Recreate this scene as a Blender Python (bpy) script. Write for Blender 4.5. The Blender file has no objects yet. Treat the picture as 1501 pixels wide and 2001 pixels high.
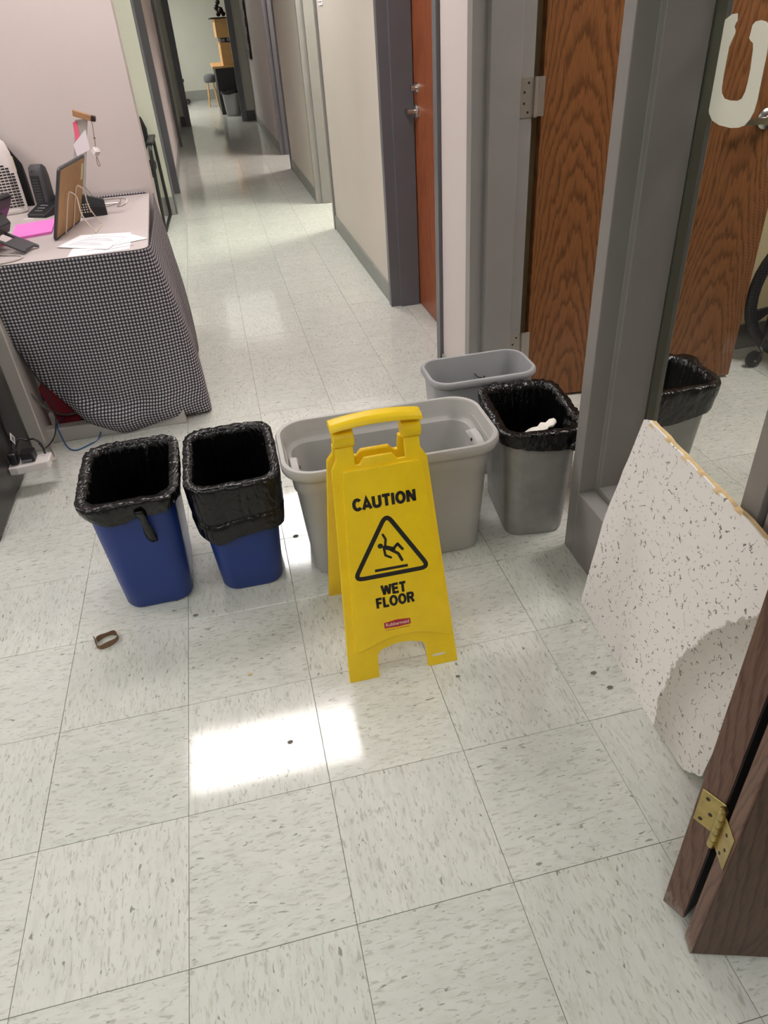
import bpy, bmesh, math, random
from mathutils import Vector, Matrix, noise

random.seed(7)
S = bpy.context.scene
COL = S.collection
PI = math.pi

# ------------------------------------------------------------------ camera
cam_d = bpy.data.cameras.new('camera')
cam_d.sensor_fit = 'HORIZONTAL'
cam_d.sensor_width = 36.0
cam_d.lens = 36.0 * 1383.24 / 1501.0
cam_d.clip_start = 0.02
cam_d.clip_end = 60
cam = bpy.data.objects.new('camera', cam_d)
cam.location = (0.29153, -0.94402, 1.36596)
cam.rotation_euler = (0.955719657, 0.0590234256, -0.225997202)
COL.objects.link(cam)
S.camera = cam

# ------------------------------------------------------------------ world, exposure
W_ = bpy.data.worlds.new('world')
S.world = W_
W_.use_nodes = True
W_.node_tree.nodes['Background'].inputs[0].default_value = (0.9, 0.92, 0.9, 1)
W_.node_tree.nodes['Background'].inputs[1].default_value = 0.05
S.view_settings.view_transform = 'Standard'
S.view_settings.look = 'None'
S.view_settings.gamma = 1.0
S.view_settings.use_curve_mapping = False
S.view_settings.exposure = 0.0

# ceiling troffers, the last two added as fill: x, y, length x, length y, strength, colour
WARM = (1.0, 0.925, 0.915)
GREEN = (0.98, 1.0, 0.88)
WHITE = (1.0, 0.98, 0.96)
COOL = (0.965, 1.0, 0.975)
LAMPS = [(0.02, 2.14, 1.16, 0.53, 17.0, WARM),
         (-2.9, 1.9, 1.20, 0.60, 20.0, WARM),
         (0.02, -1.5, 1.20, 0.60, 10.0, COOL),
         (-2.4, -1.6, 1.20, 0.60, 8.5, COOL),
         (0.52, 4.55, 0.60, 1.20, 15.0, WHITE),
         (2.0, 5.32, 0.60, 0.60, 60.0, GREEN),
         (2.0, 8.25, 0.60, 0.60, 50.0, WARM),
         (-1.0, 15.2, 1.20, 1.20, 24.0, WHITE),
         (2.5, 0.6, 0.60, 1.20, 22.0, WARM),
         (-1.6, 4.6, 1.20, 0.60, 9.0, COOL),
         (-2.1, -.15, 1.20, 0.60, 9.0, COOL),  # unseen fill, added to brighten the leaning tile from the left
         (0.52, 10.6, 0.90, 2.40, 0.6, WHITE)]  # dim fill, added to lift the dark far end of the hall
CEIL = 2.6

# ------------------------------------------------------------------ helpers
def lin(h):
    h = h.lstrip('#')
    c = [int(h[i:i + 2], 16) / 255 for i in (0, 2, 4)]
    return tuple(x / 12.92 if x <= .04045 else ((x + .055) / 1.055) ** 2.4 for x in c) + (1,)

class NT:
    """tiny node helper"""
    def __init__(self, name):
        self.m = bpy.data.materials.new(name)
        self.m.use_nodes = True
        self.t = self.m.node_tree
        self.b = self.t.nodes['Principled BSDF']
    def n(self, typ, **k):
        nd = self.t.nodes.new(typ)
        for a, v in k.items():
            setattr(nd, a, v)
        return nd
    def l(self, a, b):
        self.t.links.new(a, b)
    def put(self, v, sock):
        if hasattr(v, 'default_value') or hasattr(v, 'is_linked'):
            self.l(v, sock)
        else:
            sock.default_value = v
    def math(self, op, a, b=0.0, c=0.0, clamp=False):
        nd = self.n('ShaderNodeMath', operation=op, use_clamp=clamp)
        self.put(a, nd.inputs[0]); self.put(b, nd.inputs[1]); self.put(c, nd.inputs[2])
        return nd.outputs[0]
    def noise(self, vec, scale=5, detail=2, rough=.5, dist=0):
        nd = self.n('ShaderNodeTexNoise')
        self.put(vec, nd.inputs['Vector'])
        nd.inputs['Scale'].default_value = scale
        nd.inputs['Detail'].default_value = detail
        nd.inputs['Roughness'].default_value = rough
        nd.inputs['Distortion'].default_value = dist
        return nd.outputs[0]
    def mapv(self, vec, scale=(1, 1, 1), loc=(0, 0, 0), rot=(0, 0, 0)):
        nd = self.n('ShaderNodeMapping')
        self.l(vec, nd.inputs['Vector'])
        nd.inputs['Scale'].default_value = scale
        self.put(loc, nd.inputs['Location'])
        nd.inputs['Rotation'].default_value = rot
        return nd.outputs[0]
    def ramp(self, fac, stops, interp='LINEAR'):
        nd = self.n('ShaderNodeValToRGB')
        nd.color_ramp.interpolation = interp
        e = nd.color_ramp.elements
        while len(e) < len(stops):
            e.new(.5)
        for i, (p, c) in enumerate(stops):
            e[i].position = p
            e[i].color = c if isinstance(c, tuple) else (c, c, c, 1)
        self.l(fac, nd.inputs[0])
        return nd.outputs[0]
    def mix(self, fac, a, b, blend='MIX'):
        nd = self.n('ShaderNodeMix', data_type='RGBA', blend_type=blend)
        self.put(fac, nd.inputs[0]); self.put(a, nd.inputs[6]); self.put(b, nd.inputs[7])
        return nd.outputs[2]
    def bump(self, h, strength=.3, dist=.002):
        nd = self.n('ShaderNodeBump')
        nd.inputs['Strength'].default_value = strength
        nd.inputs['Distance'].default_value = dist
        self.l(h, nd.inputs['Height'])
        self.l(nd.outputs[0], self.b.inputs['Normal'])
    def obj(self):
        return self.n('ShaderNodeTexCoord').outputs['Object']
    def set(self, **k):
        for a, v in k.items():
            self.put(v, self.b.inputs[{'col': 'Base Color', 'rough': 'Roughness', 'metal': 'Metallic', 'spec': 'Specular IOR Level',
                                       'coat': 'Coat Weight', 'trans': 'Transmission Weight', 'alpha': 'Alpha', 'ior': 'IOR',
                                       'emc': 'Emission Color', 'ems': 'Emission Strength', 'sss': 'Subsurface Weight'}[a]])
        return self.m

def plain(name, col, rough=.5, metal=0.0, spec=.5, var=.06, scale=9, bump=0.0, bscale=200, rvar=0.0):
    """painted / moulded surface: base colour with faint mottling and fine relief"""
    t = NT(name)
    o = t.obj()
    c = lin(col)
    nz = t.noise(o, scale, 4, .6)
    lo = tuple(x * (1 - var) for x in c[:3]) + (1,)
    hi = tuple(min(1, x * (1 + var)) for x in c[:3]) + (1,)
    t.set(col=t.ramp(nz, [(.3, lo), (.7, hi)]), rough=rough, metal=metal, spec=spec)
    if rvar:
        t.set(rough=t.math('MULTIPLY_ADD', nz, rvar, rough - rvar / 2))
    if bump:
        t.bump(t.noise(o, bscale, 2, .5), bump, .001)
    return t.m

# ---- materials
def mat_tile():
    t = NT('vinyl_tile')
    o = t.obj()
    rnd = t.n('ShaderNodeObjectInfo').outputs['Random']
    cb = t.n('ShaderNodeCombineXYZ')
    t.l(t.math('MULTIPLY', rnd, 37.0), cb.inputs[0]); t.l(t.math('MULTIPLY', rnd, 91.0), cb.inputs[1])
    sh = t.n('ShaderNodeVectorMath', operation='ADD')
    t.l(o, sh.inputs[0]); t.l(cb.outputs[0], sh.inputs[1])
    v = sh.outputs[0]
    soft = t.noise(t.mapv(v, (14, 5, 1)), 1.0, 3, .6)
    streak = t.noise(t.mapv(v, (170, 42, 1)), 1.0, 2, .55, .8)
    chip = t.noise(t.mapv(v, (120, 46, 1), (5, 3, 0)), 1.0, 1, .5, .6)
    wisp = t.noise(t.mapv(v, (75, 20, 1), (9, 1, 0)), 1.0, 3, .6, .4)
    base = t.ramp(soft, [(.3, lin('#d2d4cd')), (.7, lin('#dbdcd5'))])
    tv = t.ramp(rnd, [(0, (.95, .955, .95, 1)), (1, (1, 1, .99, 1))])
    base = t.mix(1.0, base, tv, 'MULTIPLY')
    base = t.mix(t.ramp(wisp, [(.48, 0.0), (.70, .45)]), base, lin('#bdbdb0'))
    base = t.mix(t.ramp(streak, [(.57, 0.0), (.66, .50)]), base, lin('#98988c'))
    base = t.mix(t.ramp(chip, [(.70, 0.0), (.75, .75)]), base, lin('#77786e'))
    w = t.n('ShaderNodeNewGeometry').outputs['Position']
    scuff = t.noise(w, 3.0, 3, .6)
    t.set(col=base, rough=t.ramp(scuff, [(.3, .055), (.7, .10)]), spec=.55)
    t.bump(t.noise(w, 18.0, 2, .5), .06, .001)
    return t.m

def mat_wood(name, light, dark, arch=12.0, k=270.0, per=.30, off=.0, rough=.35, axes=(0, 2), scuff=False):
    """oak veneer with cathedral grain; axes = (across, along)"""
    t = NT(name)
    sp = t.n('ShaderNodeSeparateXYZ')
    t.l(t.obj(), sp.inputs[0])
    x, z = sp.outputs[axes[0]], sp.outputs[axes[1]]
    cb = t.n('ShaderNodeCombineXYZ')
    t.l(x, cb.inputs[0]); t.l(z, cb.inputs[1])
    v = cb.outputs[0]
    warp = t.noise(t.mapv(v, (3.0, .9, 1)), 1.0, 2, .5)
    xw = t.math('MULTIPLY_ADD', warp, .16, t.math('ADD', x, off))
    pp = t.math('PINGPONG', xw, per / 2)
    f = t.math('MULTIPLY_ADD', t.math('MULTIPLY', pp, pp), k, t.math('MULTIPLY', z, arch))
    jag = t.noise(t.mapv(v, (60, 7, 1)), 1.0, 3, .6)
    f = t.math('ADD', f, t.math('MULTIPLY', jag, 1.6))
    big = t.noise(t.mapv(v, (5, 2, 1), (3, 1, 0)), 1.0, 2, .5)
    f = t.math('ADD', f, t.math('MULTIPLY', big, 3.0))
    fr = t.math('FRACT', f)
    pore = t.noise(t.mapv(v, (520, 16, 1)), 1.0, 2, .6)
    shade = t.ramp(fr, [(0.0, .85), (.10, .6), (.32, .15), (.82, .0), (1.0, .7)])
    shade = t.math('MULTIPLY_ADD', t.ramp(pore, [(.45, 0.0), (.72, .8)]), .75, shade, clamp=True)
    col = t.mix(shade, lin(light), lin(dark))
    if scuff:      # scraped pale finish at the foot of the piece
        sc = t.noise(t.mapv(t.obj(), (90, 90, 30)), 1.0, 3, .6)
        sc = t.math('SUBTRACT', sc, t.math('MULTIPLY', z, 6.0))
        col = t.mix(t.ramp(sc, [(.22, 0.0), (.42, .7)]), col, lin('#8f8278'))
    t.set(col=col, rough=rough, spec=.4)
    return t.m

def mat_gingham():
    t = NT('gingham_cloth')
    uv = t.n('ShaderNodeTexCoord').outputs['UV']
    sp = t.n('ShaderNodeSeparateXYZ'); t.l(uv, sp.inputs[0])
    P = .0128
    def band(s):
        return t.math('GREATER_THAN', t.math('FRACT', t.math('DIVIDE', s, P)), .52)
    a, b = band(sp.outputs[0]), band(sp.outputs[1])
    s = t.math('MULTIPLY', t.math('ADD', a, b), .5)
    c = t.ramp(s, [(0.0, lin('#d6d0d3')), (.25, lin('#d6d0d3')), (.26, lin('#5a575e')), (.75, lin('#5a575e')), (.76, lin('#1f1e24'))], 'CONSTANT')
    fuzz = t.noise(uv, 900, 2, .5)
    c = t.mix(t.math('MULTIPLY', fuzz, .25), c, lin('#6a666c'))
    t.set(col=c, rough=.9, spec=.15)
    t.bump(t.noise(uv, 1500, 2), .2, .0005)
    return t.m

def mat_ceiling_tile():
    t = NT('mineral_fibre_face')
    o = t.obj()
    v = t.mapv(o, (0, 1, 1))
    wob = t.noise(v, 40, 2, .5, .5)
    ridge = t.math('ABSOLUTE', t.math('SUBTRACT', wob, .5))
    line = t.ramp(ridge, [(.011, 1.0), (.019, 0.0)])
    gate = t.ramp(t.noise(t.mapv(v, (1, 1, 1), (4, 2, 7)), 62, 1, .5), [(.55, 0.0), (.58, 1.0)])
    worm = t.math('MULTIPLY', line, gate)
    vo = t.n('ShaderNodeTexVoronoi'); t.l(v, vo.inputs['Vector']); vo.inputs['Scale'].default_value = 120
    pin = t.ramp(vo.outputs['Distance'], [(.13, 1.0), (.19, 0.0)])
    pg = t.ramp(t.noise(v, 70, 1), [(.56, 0.0), (.59, 1.0)])
    pit = t.math('MAXIMUM', worm, t.math('MULTIPLY', pin, pg), clamp=True)
    # water stain: an irregular patch at the lower corner nearest the camera
    sp = t.n('ShaderNodeSeparateXYZ'); t.l(o, sp.inputs[0])
    rag = t.noise(v, 26, 4, .7)
    zz = t.math('SUBTRACT', sp.outputs[2], .10)
    d = t.math('ADD', t.math('ADD', sp.outputs[1], .412), t.math('MULTIPLY', t.math('MULTIPLY', zz, zz), 1.13))
    d = t.math('MULTIPLY_ADD', t.math('SUBTRACT', rag, .5), .05, d)
    d = t.math('MULTIPLY_ADD', d, -4.0, .5)
    stain = t.ramp(d, [(.49, 0.0), (.51, .95), (.75, .75), (1.0, .35)])
    base = t.mix(stain, lin('#eeebe8'), lin('#b3b1a6'))
    c = t.mix(t.math('MULTIPLY', pit, .8), base, lin('#56524c'))
    t.set(col=c, rough=.95, spec=.1)
    h = t.math('SUBTRACT', t.math('MULTIPLY', t.noise(v, 400, 2), .15), pit)
    t.bump(h, .6, .0015)
    return t.m

def mat_liner():
    t = NT('black_bag_plastic')
    o = t.obj()
    n1 = t.noise(t.mapv(o, (1, 1, .5)), 16, 2, .5, 1.6)
    r1 = t.math('ABSOLUTE', t.math('SUBTRACT', n1, .5))
    n2 = t.noise(t.mapv(o, (1, 1, .6), (3, 1, 2)), 42, 1, .5, 1.0)
    r2 = t.math('ABSOLUTE', t.math('SUBTRACT', n2, .5))
    t.set(col=lin('#09090a'), rough=.24, spec=.45)
    t.bump(t.math('MULTIPLY_ADD', r2, .25, r1), .62, .020)
    return t.m

def mat_glass():
    t = NT('window_glass')
    t.set(col=(.96, .98, .97, 1), rough=0.0, trans=1.0, ior=1.45)
    # thin pane: shadow rays pass straight through as clear glass does
    tr = t.n('ShaderNodeBsdfTransparent'); gl = t.n('ShaderNodeBsdfGlossy')
    gl.inputs['Roughness'].default_value = .01
    fr = t.n('ShaderNodeFresnel'); fr.inputs[0].default_value = 1.45
    mx = t.n('ShaderNodeMixShader')
    tr.inputs[0].default_value = (.93, .95, .94, 1)
    bf = t.n('ShaderNodeNewGeometry').outputs['Backfacing']
    t.l(t.math('MULTIPLY', fr.outputs[0], t.math('SUBTRACT', 1.0, bf)), mx.inputs[0]); t.l(tr.outputs[0], mx.inputs[1]); t.l(gl.outputs[0], mx.inputs[2])
    t.l(mx.outputs[0], t.t.nodes['Material Output'].inputs[0])
    return t.m

def mat_vinyl():
    t = NT('cream_vinyl')
    tr = t.n('ShaderNodeBsdfTranslucent'); tr.inputs[0].default_value = lin('#fafaf2')
    mx = t.n('ShaderNodeMixShader'); mx.inputs[0].default_value = .45
    t.set(col=lin('#f8f8f0'), rough=.5)
    t.l(t.b.outputs[0], mx.inputs[1]); t.l(tr.outputs[0], mx.inputs[2]); t.l(mx.outputs[0], t.t.nodes['Material Output'].inputs[0])
    return t.m

def mat_wall(name, col, smudge=.05):
    t = NT(name)
    o = t.obj()
    c = lin(col)
    nz = t.noise(o, 1.3, 4, .6)
    lo = tuple(x * (1 - smudge) for x in c[:3]) + (1,)
    t.set(col=t.ramp(nz, [(.3, lo), (.65, c)]), rough=.55, spec=.3)
    t.bump(t.noise(o, 260, 2), .08, .001)
    return t.m

def mat_lamp(col, strength):
    t = NT('lamp_diffuser')
    sp = t.n('ShaderNodeSeparateXYZ'); t.l(t.obj(), sp.inputs[0])
    w = t.math('ABSOLUTE', t.math('SINE', t.math('MULTIPLY', sp.outputs[1], 16.0)))
    e = t.math('MULTIPLY_ADD', w, strength * .7, strength * .65)
    t.set(col=(.9, .9, .9, 1), emc=col + (1,), ems=e)
    return t.m

M = dict(
    tile=mat_tile(),
    grout=plain('tile_joint', '#6f6f66', .8),
    wall_pink=mat_wall('pinkish_grey_wall_paint', '#d2c8c4'),
    wall_green=mat_wall('pale_green_wall_paint', '#c8c8b8'),
    wall_cream=mat_wall('cream_wall_paint', '#d0c9b6'),
    wall_hall=mat_wall('hall_wall_paint', '#d2c8bd'),
    wall_far=mat_wall('far_wall_paint', '#c4c4b8'),
    wall_tan=mat_wall('tan_wall_paint', '#cdbd94'),
    ceil=plain('ceiling_white', '#e2e0da', .9),
    frame=plain('grey_frame_enamel', '#8a8784', .38, var=.03, bump=.05),
    frame_d=plain('dark_grey_frame_enamel', '#66666a', .4, var=.03),
    bead=plain('olive_glazing_bead', '#56564a', .5),
    base=plain('grey_vinyl_baseboard', '#8f908a', .5),
    base_d=plain('dark_vinyl_baseboard', '#5c5a58', .5),
    oak=mat_wood('oak_veneer', '#8a5a34', '#59361d', arch=9, k=260, per=.30, off=.08),
    oak2=mat_wood('reddish_oak_veneer', '#9b5532', '#7c3f22', arch=3, k=90, per=.5, off=.1, axes=(1, 2)),
    walnut=mat_wood('brown_oak_leaf', '#5f4637', '#3c2a21', arch=7, k=200, per=.36, off=.04, rough=.45),
    walnut_e=mat_wood('brown_oak_edge', '#75584a', '#553b2e', arch=10, k=500, per=.2, off=.03, rough=.5, axes=(1, 2), scuff=True),
    black_gap=plain('black_void_paint', '#070606', .9),
    brass=plain('worn_brass', '#b8a46a', .32, 1.0, var=.18, scale=40),
    steel=plain('satin_steel', '#c9c7c3', .25, 1.0, var=.05),
    hinge=plain('dull_hinge_steel', '#b0a9a0', .4, .8, var=.1),
    screw=plain('dark_screw', '#3a342e', .5, .6),
    yellow=plain('yellow_plastic', '#fad310', .42, var=.05, scale=14, bump=.06, bscale=300),
    ink=plain('black_ink', '#1b1712', .6, var=.02),
    red=plain('red_ink', '#b0243c', .5),
    white=plain('white_ink', '#e6d9c0', .6),
    blue=plain('blue_bin_plastic', '#1a3882', .42, var=.06, bump=.12, bscale=500),
    gbin=plain('light_grey_bin_plastic', '#b1b0ac', .45, var=.03, bump=.06, bscale=400),
    grip=plain('pale_grip_plastic', '#c9c8c5', .4, var=.02),
    gbin2=plain('mid_grey_bin_plastic', '#9c9d9e', .42, var=.04, bump=.06, bscale=400),
    gbin3=plain('silver_grey_bin_plastic', '#979795', .36, .25, var=.10, scale=18),
    liner=mat_liner(),
    scrap=plain('torn_white_fibre', '#e2ddd2', .95, var=.1, bump=.5),
    ctile=mat_ceiling_tile(),
    cback=plain('tan_fibre_core', '#d8bd8e', .95, var=.14, scale=40, bump=.6, bscale=160),
    cloth=mat_gingham(),
    laminate=plain('mauve_grey_laminate', '#c4bab8', .35, var=.03, scale=60),
    metal_l=plain('pale_grey_metal', '#b9b4ae', .4, .1),
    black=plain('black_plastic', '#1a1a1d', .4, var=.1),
    charcoal=plain('charcoal_plastic', '#3d3c40', .45, var=.08),
    tower=plain('black_case_metal', '#3a3736', .33, .2, var=.08),
    navy=plain('dark_navy', '#1b2547', .6),
    crimson=plain('red_card', '#9a2a38', .6),
    wplastic=plain('white_plastic', '#e6e0dc', .4, var=.02),
    paper=plain('white_paper', '#efe8ec', .8, var=.02),
    print=plain('grey_print', '#8a8690', .8),
    pinkp=plain('pink_paper', '#ef7fd0', .8, var=.03),
    coral=plain('coral_paper', '#f2708a', .8, var=.03),
    tan=plain('tan_board', '#a8845a', .7, var=.08, scale=20),
    wire=plain('cream_coated_wire', '#cfc2b2', .4),
    sil=plain('silver_wire', '#a9a2a0', .3, .7),
    woodb=plain('light_wood', '#a97f58', .55, var=.15, scale=60),
    dwood=plain('dark_wood', '#2c1413', .5, var=.2, scale=60),
    cable_g=plain('grey_cable', '#6b6764', .5),
    cable_w=plain('pale_cable', '#b6aea6', .5),
    cable_k=plain('black_cable', '#161618', .45),
    cable_b=plain('blue_cable', '#2c5c92', .45),
    leather=plain('brown_paper_strip', '#7a5f46', .7, var=.15, scale=60),
    cream=mat_vinyl(),
    glass=mat_glass(),
    maple=plain('maple_laminate', '#c79b62', .5, var=.08),
    desk_k=plain('black_desk_panel', '#1f2023', .5),
    gfab=plain('grey_fabric', '#5c5d60', .9, bump=.2),
    kfab=plain('black_fabric', '#121214', .9, bump=.2),
    crumb=plain('grey_crumb', '#77736a', .9, var=.2, scale=200),
    yel=plain('yellow_note', '#d8d09a', .8),
)

class MB:
    def __init__(self):
        self.v = []; self.f = []; self.uv = None
    def add(self, vs, fs):
        o = len(self.v)
        self.v += [Vector(p) for p in vs]
        self.f += [[i + o for i in f] for f in fs]
        return self
    def box(self, x0, x1, y0, y1, z0, z1, T=None):
        vs = [(x, y, z) for z in (z0, z1) for y in (y0, y1) for x in (x0, x1)]
        if T: vs = [T @ Vector(p) for p in vs]
        return self.add(vs, [(0, 2, 3, 1), (4, 5, 7, 6), (0, 1, 5, 4), (2, 6, 7, 3), (0, 4, 6, 2), (1, 3, 7, 5)])
    def prism(self, poly, fn0, fn1):
        """poly: 2D outline; fn0/fn1 map (a,b) to 3D for the two faces"""
        n = len(poly)
        vs = [fn0(*p) for p in poly] + [fn1(*p) for p in poly]
        fs = [list(range(n))[::-1], list(range(n, 2 * n))]
        fs += [(i, (i + 1) % n, n + (i + 1) % n, n + i) for i in range(n)]
        return self.add(vs, fs)
    def zprism(self, poly, z0, z1):
        return self.prism(poly, lambda a, b: (a, b, z0), lambda a, b: (a, b, z1))
    def loft(self, rings, cap0=True, cap1=True, closed=True):
        n = len(rings[0]); vs = [p for r in rings for p in r]; fs = []
        for i in range(len(rings) - 1):
            for j in range(n if closed else n - 1):
                k = (j + 1) % n
                fs.append((i * n + j, i * n + k, (i + 1) * n + k, (i + 1) * n + j))
        if cap0: fs.append(list(range(n))[::-1])
        if cap1: fs.append([(len(rings) - 1) * n + j for j in range(n)])
        return self.add(vs, fs)
    def tube(self, pts, r, n=8, closed=False):
        P = [Vector(p) for p in pts]; rings = []; m = len(P)
        up = Vector((0, 0, 1)); prev = None
        for i in range(m):
            if closed: d = P[(i + 1) % m] - P[i - 1]
            else: d = P[min(i + 1, m - 1)] - P[max(i - 1, 0)]
            d.normalize()
            if prev is None:
                a = up if abs(d.z) < .9 else Vector((1, 0, 0))
                u = d.cross(a).normalized()
            else:
                u = (prev - d * prev.dot(d)).normalized()
            prev = u; w = d.cross(u)
            rr = r[i] if isinstance(r, (list, tuple)) else r
            rings.append([P[i] + (u * math.cos(2 * PI * k / n) + w * math.sin(2 * PI * k / n)) * rr for k in range(n)])
        if closed:
            rings.append(rings[0]); return self.loft(rings, False, False)
        return self.loft(rings)
    def lathe(self, prof, c, axis='z', n=24):
        rings = []
        for r, h in prof:
            ring = []
            for k in range(n):
                a = 2 * PI * k / n; p = (r * math.cos(a), r * math.sin(a), h)
                if axis == 'x': p = (p[2], p[0], p[1])
                if axis == 'y': p = (p[0], -p[2], p[1])
                ring.append((c[0] + p[0], c[1] + p[1], c[2] + p[2]))
            rings.append(ring)
        return self.loft(rings)

ORG = {}
def build(mb, name, mat, parent=None, origin=None, smooth=False, bevel=0.0, seg=1, rec=True):
    vs = mb.v
    if parent is not None:
        o = ORG[parent.name]
    elif origin is not None:
        o = Vector(origin)
    else:
        xs = [p.x for p in vs]; ys = [p.y for p in vs]; zs = [p.z for p in vs]
        o = Vector(((min(xs) + max(xs)) / 2, (min(ys) + max(ys)) / 2, min(zs)))
    me = bpy.data.meshes.new(name)
    me.from_pydata([p - o for p in vs], [], mb.f)
    bm = bmesh.new(); bm.from_mesh(me)
    if rec: bmesh.ops.recalc_face_normals(bm, faces=bm.faces)
    if bevel:
        ed = [e for e in bm.edges if len(e.link_faces) == 2 and e.calc_face_angle(0) > .5]
        bmesh.ops.bevel(bm, geom=ed, offset=bevel, segments=seg, profile=.5, affect='EDGES', clamp_overlap=True)
    bm.to_mesh(me); bm.free()
    if smooth:
        for p in me.polygons: p.use_smooth = True
        if smooth is True or smooth > 0:
            me.set_sharp_from_angle(angle=math.radians(42 if smooth is True else smooth))
    me.materials.append(M[mat] if isinstance(mat, str) else mat)
    ob = bpy.data.objects.new(name, me)
    COL.objects.link(ob)
    if parent is not None:
        ob.parent = parent; ob.location = (0, 0, 0)
    else:
        ob.location = o
    ORG[ob.name] = o
    return ob

def tag(o, label=None, cat=None, group=None, kind=None):
    if label: o['label'] = label
    if cat: o['category'] = cat
    if group: o['group'] = group
    if kind: o['kind'] = kind
    return o

def thing(name, loc, label, cat, group=None):
    e = bpy.data.objects.new(name, None)
    e.empty_display_size = .05
    e.location = loc
    COL.objects.link(e)
    ORG[e.name] = Vector(loc)
    return tag(e, label, cat, group)

def struct(mb, name, mat, bevel=0.0, parent=None, **k):
    o = build(mb, name, mat, parent, bevel=bevel, **k)
    if parent is None: o['kind'] = 'structure'
    return o

def B(*a): return MB().box(*a)
def arc(cx, cy, r, a0, a1, n):
    return [(cx + r * math.cos(a0 + (a1 - a0) * i / n), cy + r * math.sin(a0 + (a1 - a0) * i / n)) for i in range(n + 1)]
def rrect(w, d, r, n=6, cx=0, cy=0):
    r = min(r, w / 2 - 1e-4, d / 2 - 1e-4)
    p = []
    for sx, sy, a in ((1, -1, -PI / 2), (1, 1, 0), (-1, 1, PI / 2), (-1, -1, PI)):
        p += arc(cx + sx * (w / 2 - r), cy + sy * (d / 2 - r), r, a, a + PI / 2, n)
    return p
def smoothpath(pts, n=8):
    P = [Vector(p) for p in pts]; out = []
    for i in range(len(P) - 1):
        p0, p1, p2, p3 = P[max(i - 1, 0)], P[i], P[i + 1], P[min(i + 2, len(P) - 1)]
        for k in range(n):
            t = k / n
            out.append(.5 * ((2 * p1) + (p2 - p0) * t + (2 * p0 - 5 * p1 + 4 * p2 - p3) * t * t + (3 * p1 - p0 - 3 * p2 + p3) * t ** 3))
    out.append(P[-1]); return out

# ================================================================== SETTING
T = 0.3048
from mathutils import Matrix
CR = cam.rotation_euler.to_matrix()
def inview(p, mx=260):
    q = CR.transposed() @ (Vector(p) - cam.location)
    if q.z > -.05: return False
    u = 750.5 + 1383.24 * q.x / -q.z; v = 1000.5 - 1383.24 * q.y / -q.z
    return -mx < u < 1501 + mx and -mx < v < 2001 + 200

floor = struct(B(-4, 4.2, -3.5, 18.2, -.12, -.0016), 'floor', 'grout', origin=(0, 0, 0))
g = T - .0011
mb = MB().box(-g / 2, g / 2, -g / 2, g / 2, -.003, 0)
tile_mesh = None
far = MB()
for j in range(-6, 60):
    for i in range(-6, 13):
        x, y = (i + .5) * T, (j + .5) * T
        hall = -0.45 < x < 1.6
        if y > 6.2 and not hall and y < 12.7: continue
        if y > 3.1 and x < -.2 and y < 5.2: continue
        if x > 1.45 and (y > 2.0 or y < -.3) and not (4.6 < y < 6) : continue
        if x < -.7 and y > 1.9: continue
        if not any(inview((x + a * T / 2, y + b * T / 2, 0)) for a in (-1, 1) for b in (-1, 1)): continue
        if y > 9.3:
            far.box(x - g / 2, x + g / 2, y - g / 2, y + g / 2, -.003, 0); continue
        if tile_mesh is None:
            o = build(mb, 'floor_tile', 'tile', origin=(0, 0, 0), bevel=.0005)
            tile_mesh = o.data
        else:
            o = bpy.data.objects.new('floor_tile', tile_mesh); COL.objects.link(o)
        o.parent = floor
        o.location = (x, y, random.uniform(-.0003, .0002))
        o.rotation_euler = (random.gauss(0, .0008), random.gauss(0, .0008), PI / 2 * ((i + j) % 2) + PI * random.randint(0, 1))
o = build(far, 'far_floor_tiles', 'tile', parent=floor); o['kind'] = 'stuff'

struct(B(-4, 4.2, -3.5, 18.2, CEIL, CEIL + .1), 'ceiling', 'ceil')

def wall(name, mat, x0, x1, y0, y1, z0=0, z1=CEIL):
    return struct(B(x0, x1, y0, y1, z0, z1), name, mat)
XW, XF, XB = 1.155, 1.14, 1.35          # right wall face, frame face, back face
H = 2.13
# right wall, in the runs between the door frames
wall('wall_right', 'wall_pink', XW, 1.335, -3.5, -.075)
wall('wall_right', 'wall_pink', XW, 1.335, 1.605, 1.945)
wall('wall_right', 'wall_hall', XW, 1.335, 2.965, 4.80)
wall('wall_right', 'wall_hall', XW, 1.335, 5.85, 7.70)
wall('wall_right', 'wall_pink', XW, 1.335, 8.85, 12.82)
for a, b in ((-.075, 1.605), (1.945, 2.965), (4.80, 5.85), (7.70, 8.85)):
    wall('wall_right', 'wall_pink', XW, 1.335, a, b, H + .05, CEIL)
# left side
wall('wall_left', 'wall_pink', -4, -.008, 2.96, 3.08)
wall('wall_left', 'wall_green', -2.6, -.10, 6.02, 6.14)
wall('wall_left', 'wall_pink', -.22, -.10, 7.10, 10.40)
wall('wall_left', 'wall_far', -.22, -.10, 10.52, 12.82)
wall('wall_left', 'wall_pink', -.22, -.10, 6.14, 7.10, H + .05, CEIL)
wall('wall_left', 'wall_green', -2.72, -2.6, 3.08, 6.14)
wall('wall_left', 'wall_pink', -4.1, -4, -3.5, 3.08)
# end of the hall and the far room
wall('wall_back', 'wall_far', -.22, -.015, 12.82, 12.94)
wall('wall_back', 'wall_far', 1.005, 1.335, 12.82, 12.94)
wall('wall_back', 'wall_far', -.22, 1.335, 12.82, 12.94, H + .05, CEIL)
wall('wall_back', 'wall_far', -2.2, 3.2, 17.75, 17.87)
wall('wall_left', 'wall_far', -2.3, -2.2, 12.94, 17.87)
wall('wall_right', 'wall_far', 3.2, 3.3, 12.94, 17.87)
wall('wall_back', 'wall_far', -2.3, -.22, 12.82, 12.94)
wall('wall_back', 'wall_far', 1.335, 3.3, 12.82, 12.94)
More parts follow.
